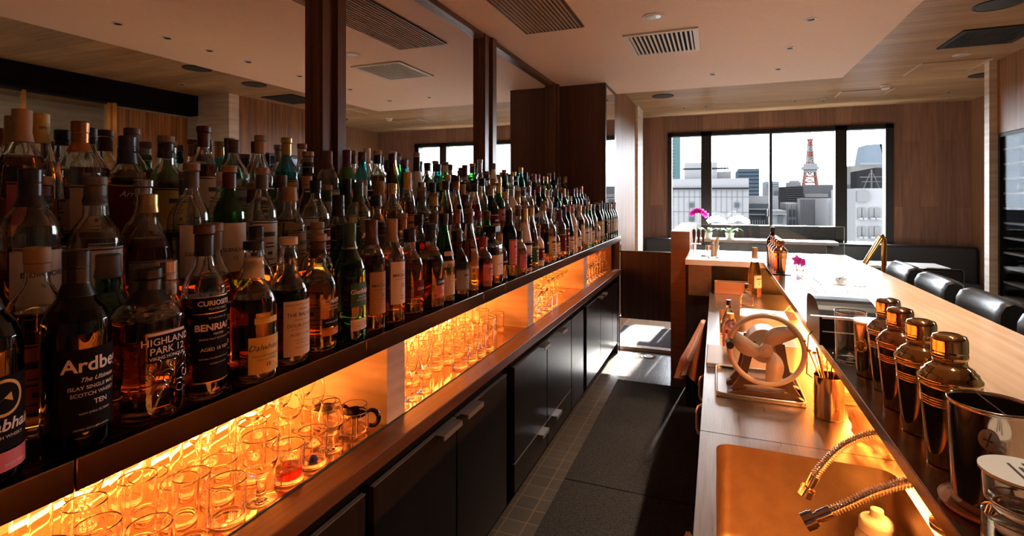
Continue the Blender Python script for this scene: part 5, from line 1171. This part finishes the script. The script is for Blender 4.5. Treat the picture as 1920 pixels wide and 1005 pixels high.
# ---------------------------------------------------------------- city outside
th_ = math.atan(383 / 967); cT, sT = math.cos(th_), math.sin(th_); KK = 967 / cT
def wx(px, D): p = px - 1343; return p * cT * D / (KK + sT * p)
def wz(px, py, D): return 1.48 - (py - 369) * (cT * D - sT * wx(px, D)) / 967
BK = .055
for n, c in (('b_white', (.80, .79, .80)), ('b_grey', (.30, .30, .31)), ('b_lgrey', (.52, .52, .52)), ('b_dark', (.08, .08, .085)), ('b_teal', (.28, .50, .52)), ('b_blue', (.24, .32, .40)), ('b_pale', (.55, .66, .78)), ('b_glass', (.22, .26, .28)), ('b_beige', (.62, .59, .54)), ('b_red', (.85, .36, .30))): M[n] = mat(n, tuple(q * BK for q in c), 1, 0, Specular_IOR_Level=0.)
def building(label, px0, px1, top, D, depth, m, name='building', extra=None, base=-28):
    x0, x1 = wx(px0, D), wx(px1, D); zt = wz((px0 + px1) / 2, top, D)
    t = thing(name, label, 'building', ((x0 + x1) / 2, D, base))
    cx = (x0 + x1) / 2
    bx(x0 - cx, x1 - cx, 0, depth, 0, zt - base).obj('walls', m, t)
    def det(nm, a, b, ya, yb, mm, out=.3, dd=0):
        xa, xb = wx(a, D), wx(b, D); za, zb = wz((a + b) / 2, yb, D), wz((a + b) / 2, ya, D)
        return MB().box(xa - cx, xb - cx, -out, -.01 if not dd else dd, za - base, zb - base).obj(nm, mm, t)
    if extra: extra(det)
    return t
def e_a(det):
    det('dark_band', 1258, 1404, 352, 355, 'b_dark'); det('rooftop_block', 1282, 1345, 304, 335, 'b_white', -.5, 12); det('rooftop_block', 1338, 1371, 321, 335, 'b_lgrey', -.6, 10); det('rooftop_ring', 1280, 1366, 315, 318, 'b_dark', .2)
    for x in (1292, 1377):
        for y in (379, 405): f = det('window', x, x + 9, y, y + 10, 'b_lgrey', .15); det('window_pane', x + 1, x + 8, y + 2, y + 9, 'b_glass', .25)
    for y in (369, 397): det('seam', 1258, 1404, y, y + .4, 'b_lgrey', .05)
    for k in range(14): det('seam', 1262 + k * 10, 1262.4 + k * 10, 357, 480, 'b_lgrey', .05)
building('large white tiled building with small square windows, left in the window view', 1240, 1404, 335, 45, 18, 'b_white', extra=e_a)
def e_b(det):
    det('window_band', 1405, 1444, 382, 412, 'b_glass', .2); det('balcony_slab', 1404, 1446, 391, 393, 'b_white', .5); det('balcony_slab', 1404, 1446, 401, 403, 'b_white', .5)
    for k in range(9): det('railing_post', 1405 + k * 4.4, 1407 + k * 4.4, 412, 424, 'b_white', .7)
building('white block with glazed bands beside the large tiled building', 1404, 1459, 367, 50, 15, 'b_white', extra=e_b)
def e_c(det):
    for k in range(10): det('floor_line', 1384, 1424, 322 + k * 7, 323 + k * 7, 'b_dark', .3)
building('blue-grey office tower in the left middle distance', 1384, 1424, 316, 200, 30, 'b_blue', extra=e_c)
def e_t(det):
    for k in range(16): det('floor_line', 1240, 1265, 256 + k * 6, 257 + k * 6, 'b_white', .3)
building('teal glass tower at the far left of the window', 1235, 1265, 235, 120, 20, 'b_teal', extra=e_t)
building('pale blue distant block left of the lattice tower', 1436, 1461, 340, 260, 20, 'b_pale', extra=lambda d: [d('floor_line', 1436, 1461, 344 + 4 * k, 345 + 4 * k, 'b_white', .4) for k in range(4)])
building('light grey block behind the dark screened rooftop', 1449, 1476, 350, 85, 15, 'b_lgrey', extra=lambda d: d('grey_panel', 1452, 1462, 358, 372, 'b_grey', .2))  # front panel in a darker grey than the walls
building('small domed rooftop block below the lattice tower', 1482, 1502, 341, 150, 10, 'b_lgrey', extra=lambda d: d('roof_house', 1485, 1499, 338, 341, 'b_white', -.5, 6))
building('dark screened rooftop block in the middle of the window', 1474, 1506, 350, 70, 8, 'b_dark', extra=lambda d: [d('mesh_line', 1474, 1506, 354 + 4 * k, 354.6 + 4 * k, 'b_grey', .1) for k in range(7)])
def e_f(det):
    det('roof_strip', 1508, 1552, 363, 370, 'b_beige', .3); det('glazing', 1552, 1570, 361, 372, 'b_glass', .3)
building('long grey roofed building right of the middle', 1506, 1650, 346, 75, 20, 'b_grey', extra=e_f)
def e_g(det):
    for k in range(17): det('vertical_fin', 1500.5 + k * 2.9, 1501.7 + k * 2.9, 373, 480, 'b_grey', .12)
building('white building with close vertical fins', 1500, 1550, 372, 52, 1.7, 'b_white', extra=e_g)
def e_h(det):
    for y in (393, 412): det('window_band', 1477, 1499, y, y + 13, 'b_glass', .15)
    for k in range(4): det('window_post', 1477 + k * 7, 1478 + k * 7, 382, 424, 'b_white', .3)
building('narrow white building with dark window bands', 1474, 1500, 381, 54, 5, 'b_white', extra=e_h)
building('low grey blocks beside the window handle', 1446, 1474, 395, 44, 5, 'b_lgrey', extra=lambda d: [d('window', 1458, 1466, 404, 418, 'b_glass', .2), d('ledge', 1446, 1474, 401, 402, 'b_white', .4)])
def e_i(det):
    for k in range(12): det('balcony_slab', 1559, 1563, 378 + 9 * k, 382 + 9 * k, 'b_beige', .3)
building('white striped narrow building before the thick mullion', 1550, 1572, 372, 46, 5, 'b_white', extra=e_i)
def e_k(det):
    for k in range(14): det('balcony_opening', 1598, 1604, 380 + 9 * k, 386 + 9 * k, 'b_beige', .2)
building('white striped narrow building seen in the right pane', 1586, 1603.5, 372, 44, 5, 'b_white', extra=e_k)
def e_j(det):
    for (xa, xb) in ((1608, 1614), (1616, 1622), (1629, 1637), (1639, 1650)):
        for y in (390, 425, 460): f = det('window', xa, xb, y, y + 20, 'b_lgrey', .1); det('window_sill', xa, xb, y + 18, y + 21, 'b_white', .5)
    det('glass_corner', 1605, 1627, 358, 378, 'b_lgrey', .3)
building('near white building with paired square windows in the right pane', 1604, 1680, 353, 36, 7, 'b_white', extra=e_j)
building('white rooftop block behind the antenna mast', 1595, 1670, 310, 110, 15, 'b_beige', extra=lambda d: d('parapet', 1613, 1670, 305, 308, 'b_white', .3))
building('dark grey clad block at the right window edge', 1641, 1690, 314, 60, 10, 'b_dark')
# tapered tower
x0, x1 = wx(1620, 400), wx(1690, 400); z1 = wz(1640, 269, 400)
t = thing('tapered_tower', 'pale blue tapering skyscraper in the right pane', 'building', ((x0 + x1) / 2, 400, -28)); hw = (x1 - x0) / 2; H = z1 + 28
MB().loft([rrect(-hw, hw, 0, 40, 6, 5, 0), rrect(-hw, hw, 0, 40, 6, 5, H * .35), rrect(-hw * .86, hw * .86, 2, 38, 8, 5, H * .85), rrect(-hw * .74, hw * .74, 4, 36, 8, 5, H)]).obj('walls', 'b_pale', t)
# lattice tower, red and white
D = 600; tx = wx(1519, D); zb, zd, ztp = wz(1519, 352, D), wz(1519, 320, D), wz(1519, 248, D)
tw = thing('lattice_tower', 'red and white steel lattice tower on the horizon', 'tower', (tx, D, zb - 30))
def seg(z0, z1, w0, w1, m):
    mb = MB(); z0 += 30; z1 += 30
    for a in range(4):
        s1 = ((-1, -1), (1, -1), (1, 1), (-1, 1))
        A, B = s1[a], s1[(a + 1) % 4]; n = max(2, int((z1 - z0) / (w0 * 1.6)))
        for k in range(n):
            u0, u1 = k / n, (k + 1) / n; wa, wb = w0 + (w1 - w0) * u0, w0 + (w1 - w0) * u1; za, zc = z0 + (z1 - z0) * u0, z0 + (z1 - z0) * u1
            mb.tube([(A[0] * wa, A[1] * wa, za), (A[0] * wb, A[1] * wb, zc)], 1.0, 5); mb.tube([(A[0] * wa, A[1] * wa, za), (B[0] * wb, B[1] * wb, zc)], .6, 4)
            mb.tube([(A[0] * wa, A[1] * wa, za), (B[0] * wa, B[1] * wa, za)], .6, 4)
    mb.obj('tower_section', m, tw)
hh = zd - zb; Hh = ztp - zd
seg(-30, hh * .3, 8.5, 5.6, 'b_red'); seg(hh * .3, hh, 5.6, 4.2, 'b_red')
MB().box(-5.5, 5.5, -5.5, 5.5, hh + 28, hh + 37).box(-7, 7, -7, 7, hh + 31, hh + 34).obj('observation_deck', 'b_white', tw)
for i, (a, b) in enumerate(((.08, .22), (.22, .36), (.36, .5), (.5, .64), (.64, .78))): seg(hh + Hh * a, hh + Hh * b, 3.2 - 2.6 * a, 3.2 - 2.6 * b, 'b_white' if i % 2 else 'b_red')
MB().box(-2.6, 2.6, -2.6, 2.6, 30 + hh + Hh * .78, 30 + hh + Hh * .83).obj('upper_deck', 'b_red', tw); MB().tube([(0, 0, 30 + hh + Hh * .83), (0, 0, 30 + hh + Hh)], .5, 6).obj('mast', 'b_red', tw)
# antenna masts on roofs
def mast(px, top, roof, D, Droof, label, m='b_grey'):
    x = wx(px, D); z0, z1 = wz(px, roof, Droof) + .01, wz(px, top, D); t = thing('antenna_mast', label, 'antenna', (x, D, z0), 0, 'rooftop antennas'); h = z1 - z0
    MB().tube([(0, 0, 0), (0, 0, h)], .05, 6).tube([(-.4, 0, 0), (-.08, 0, h * .8)], .03, 5).tube([(.4, 0, 0), (.08, 0, h * .8)], .03, 5).tube([(-.6, 0, h * .6), (.6, 0, h * .6)], .03, 5).tube([(-.5, 0, h * .35), (.5, 0, h * .35)], .03, 5).obj('mast', m, t)
mast(1634, 318, 353, 37, 36, 'grey antenna mast on the roof in the right pane'); mast(1305, 287, 304, 47, 45, 'red mast on top of the large white building', 'b_red'); mast(1359, 301, 321, 47, 45, 'thin mast on the right rooftop of the white building')
struct(bx(-900, 1200, 20, 1500, -28.5, -28), 'ground', 'b_grey')
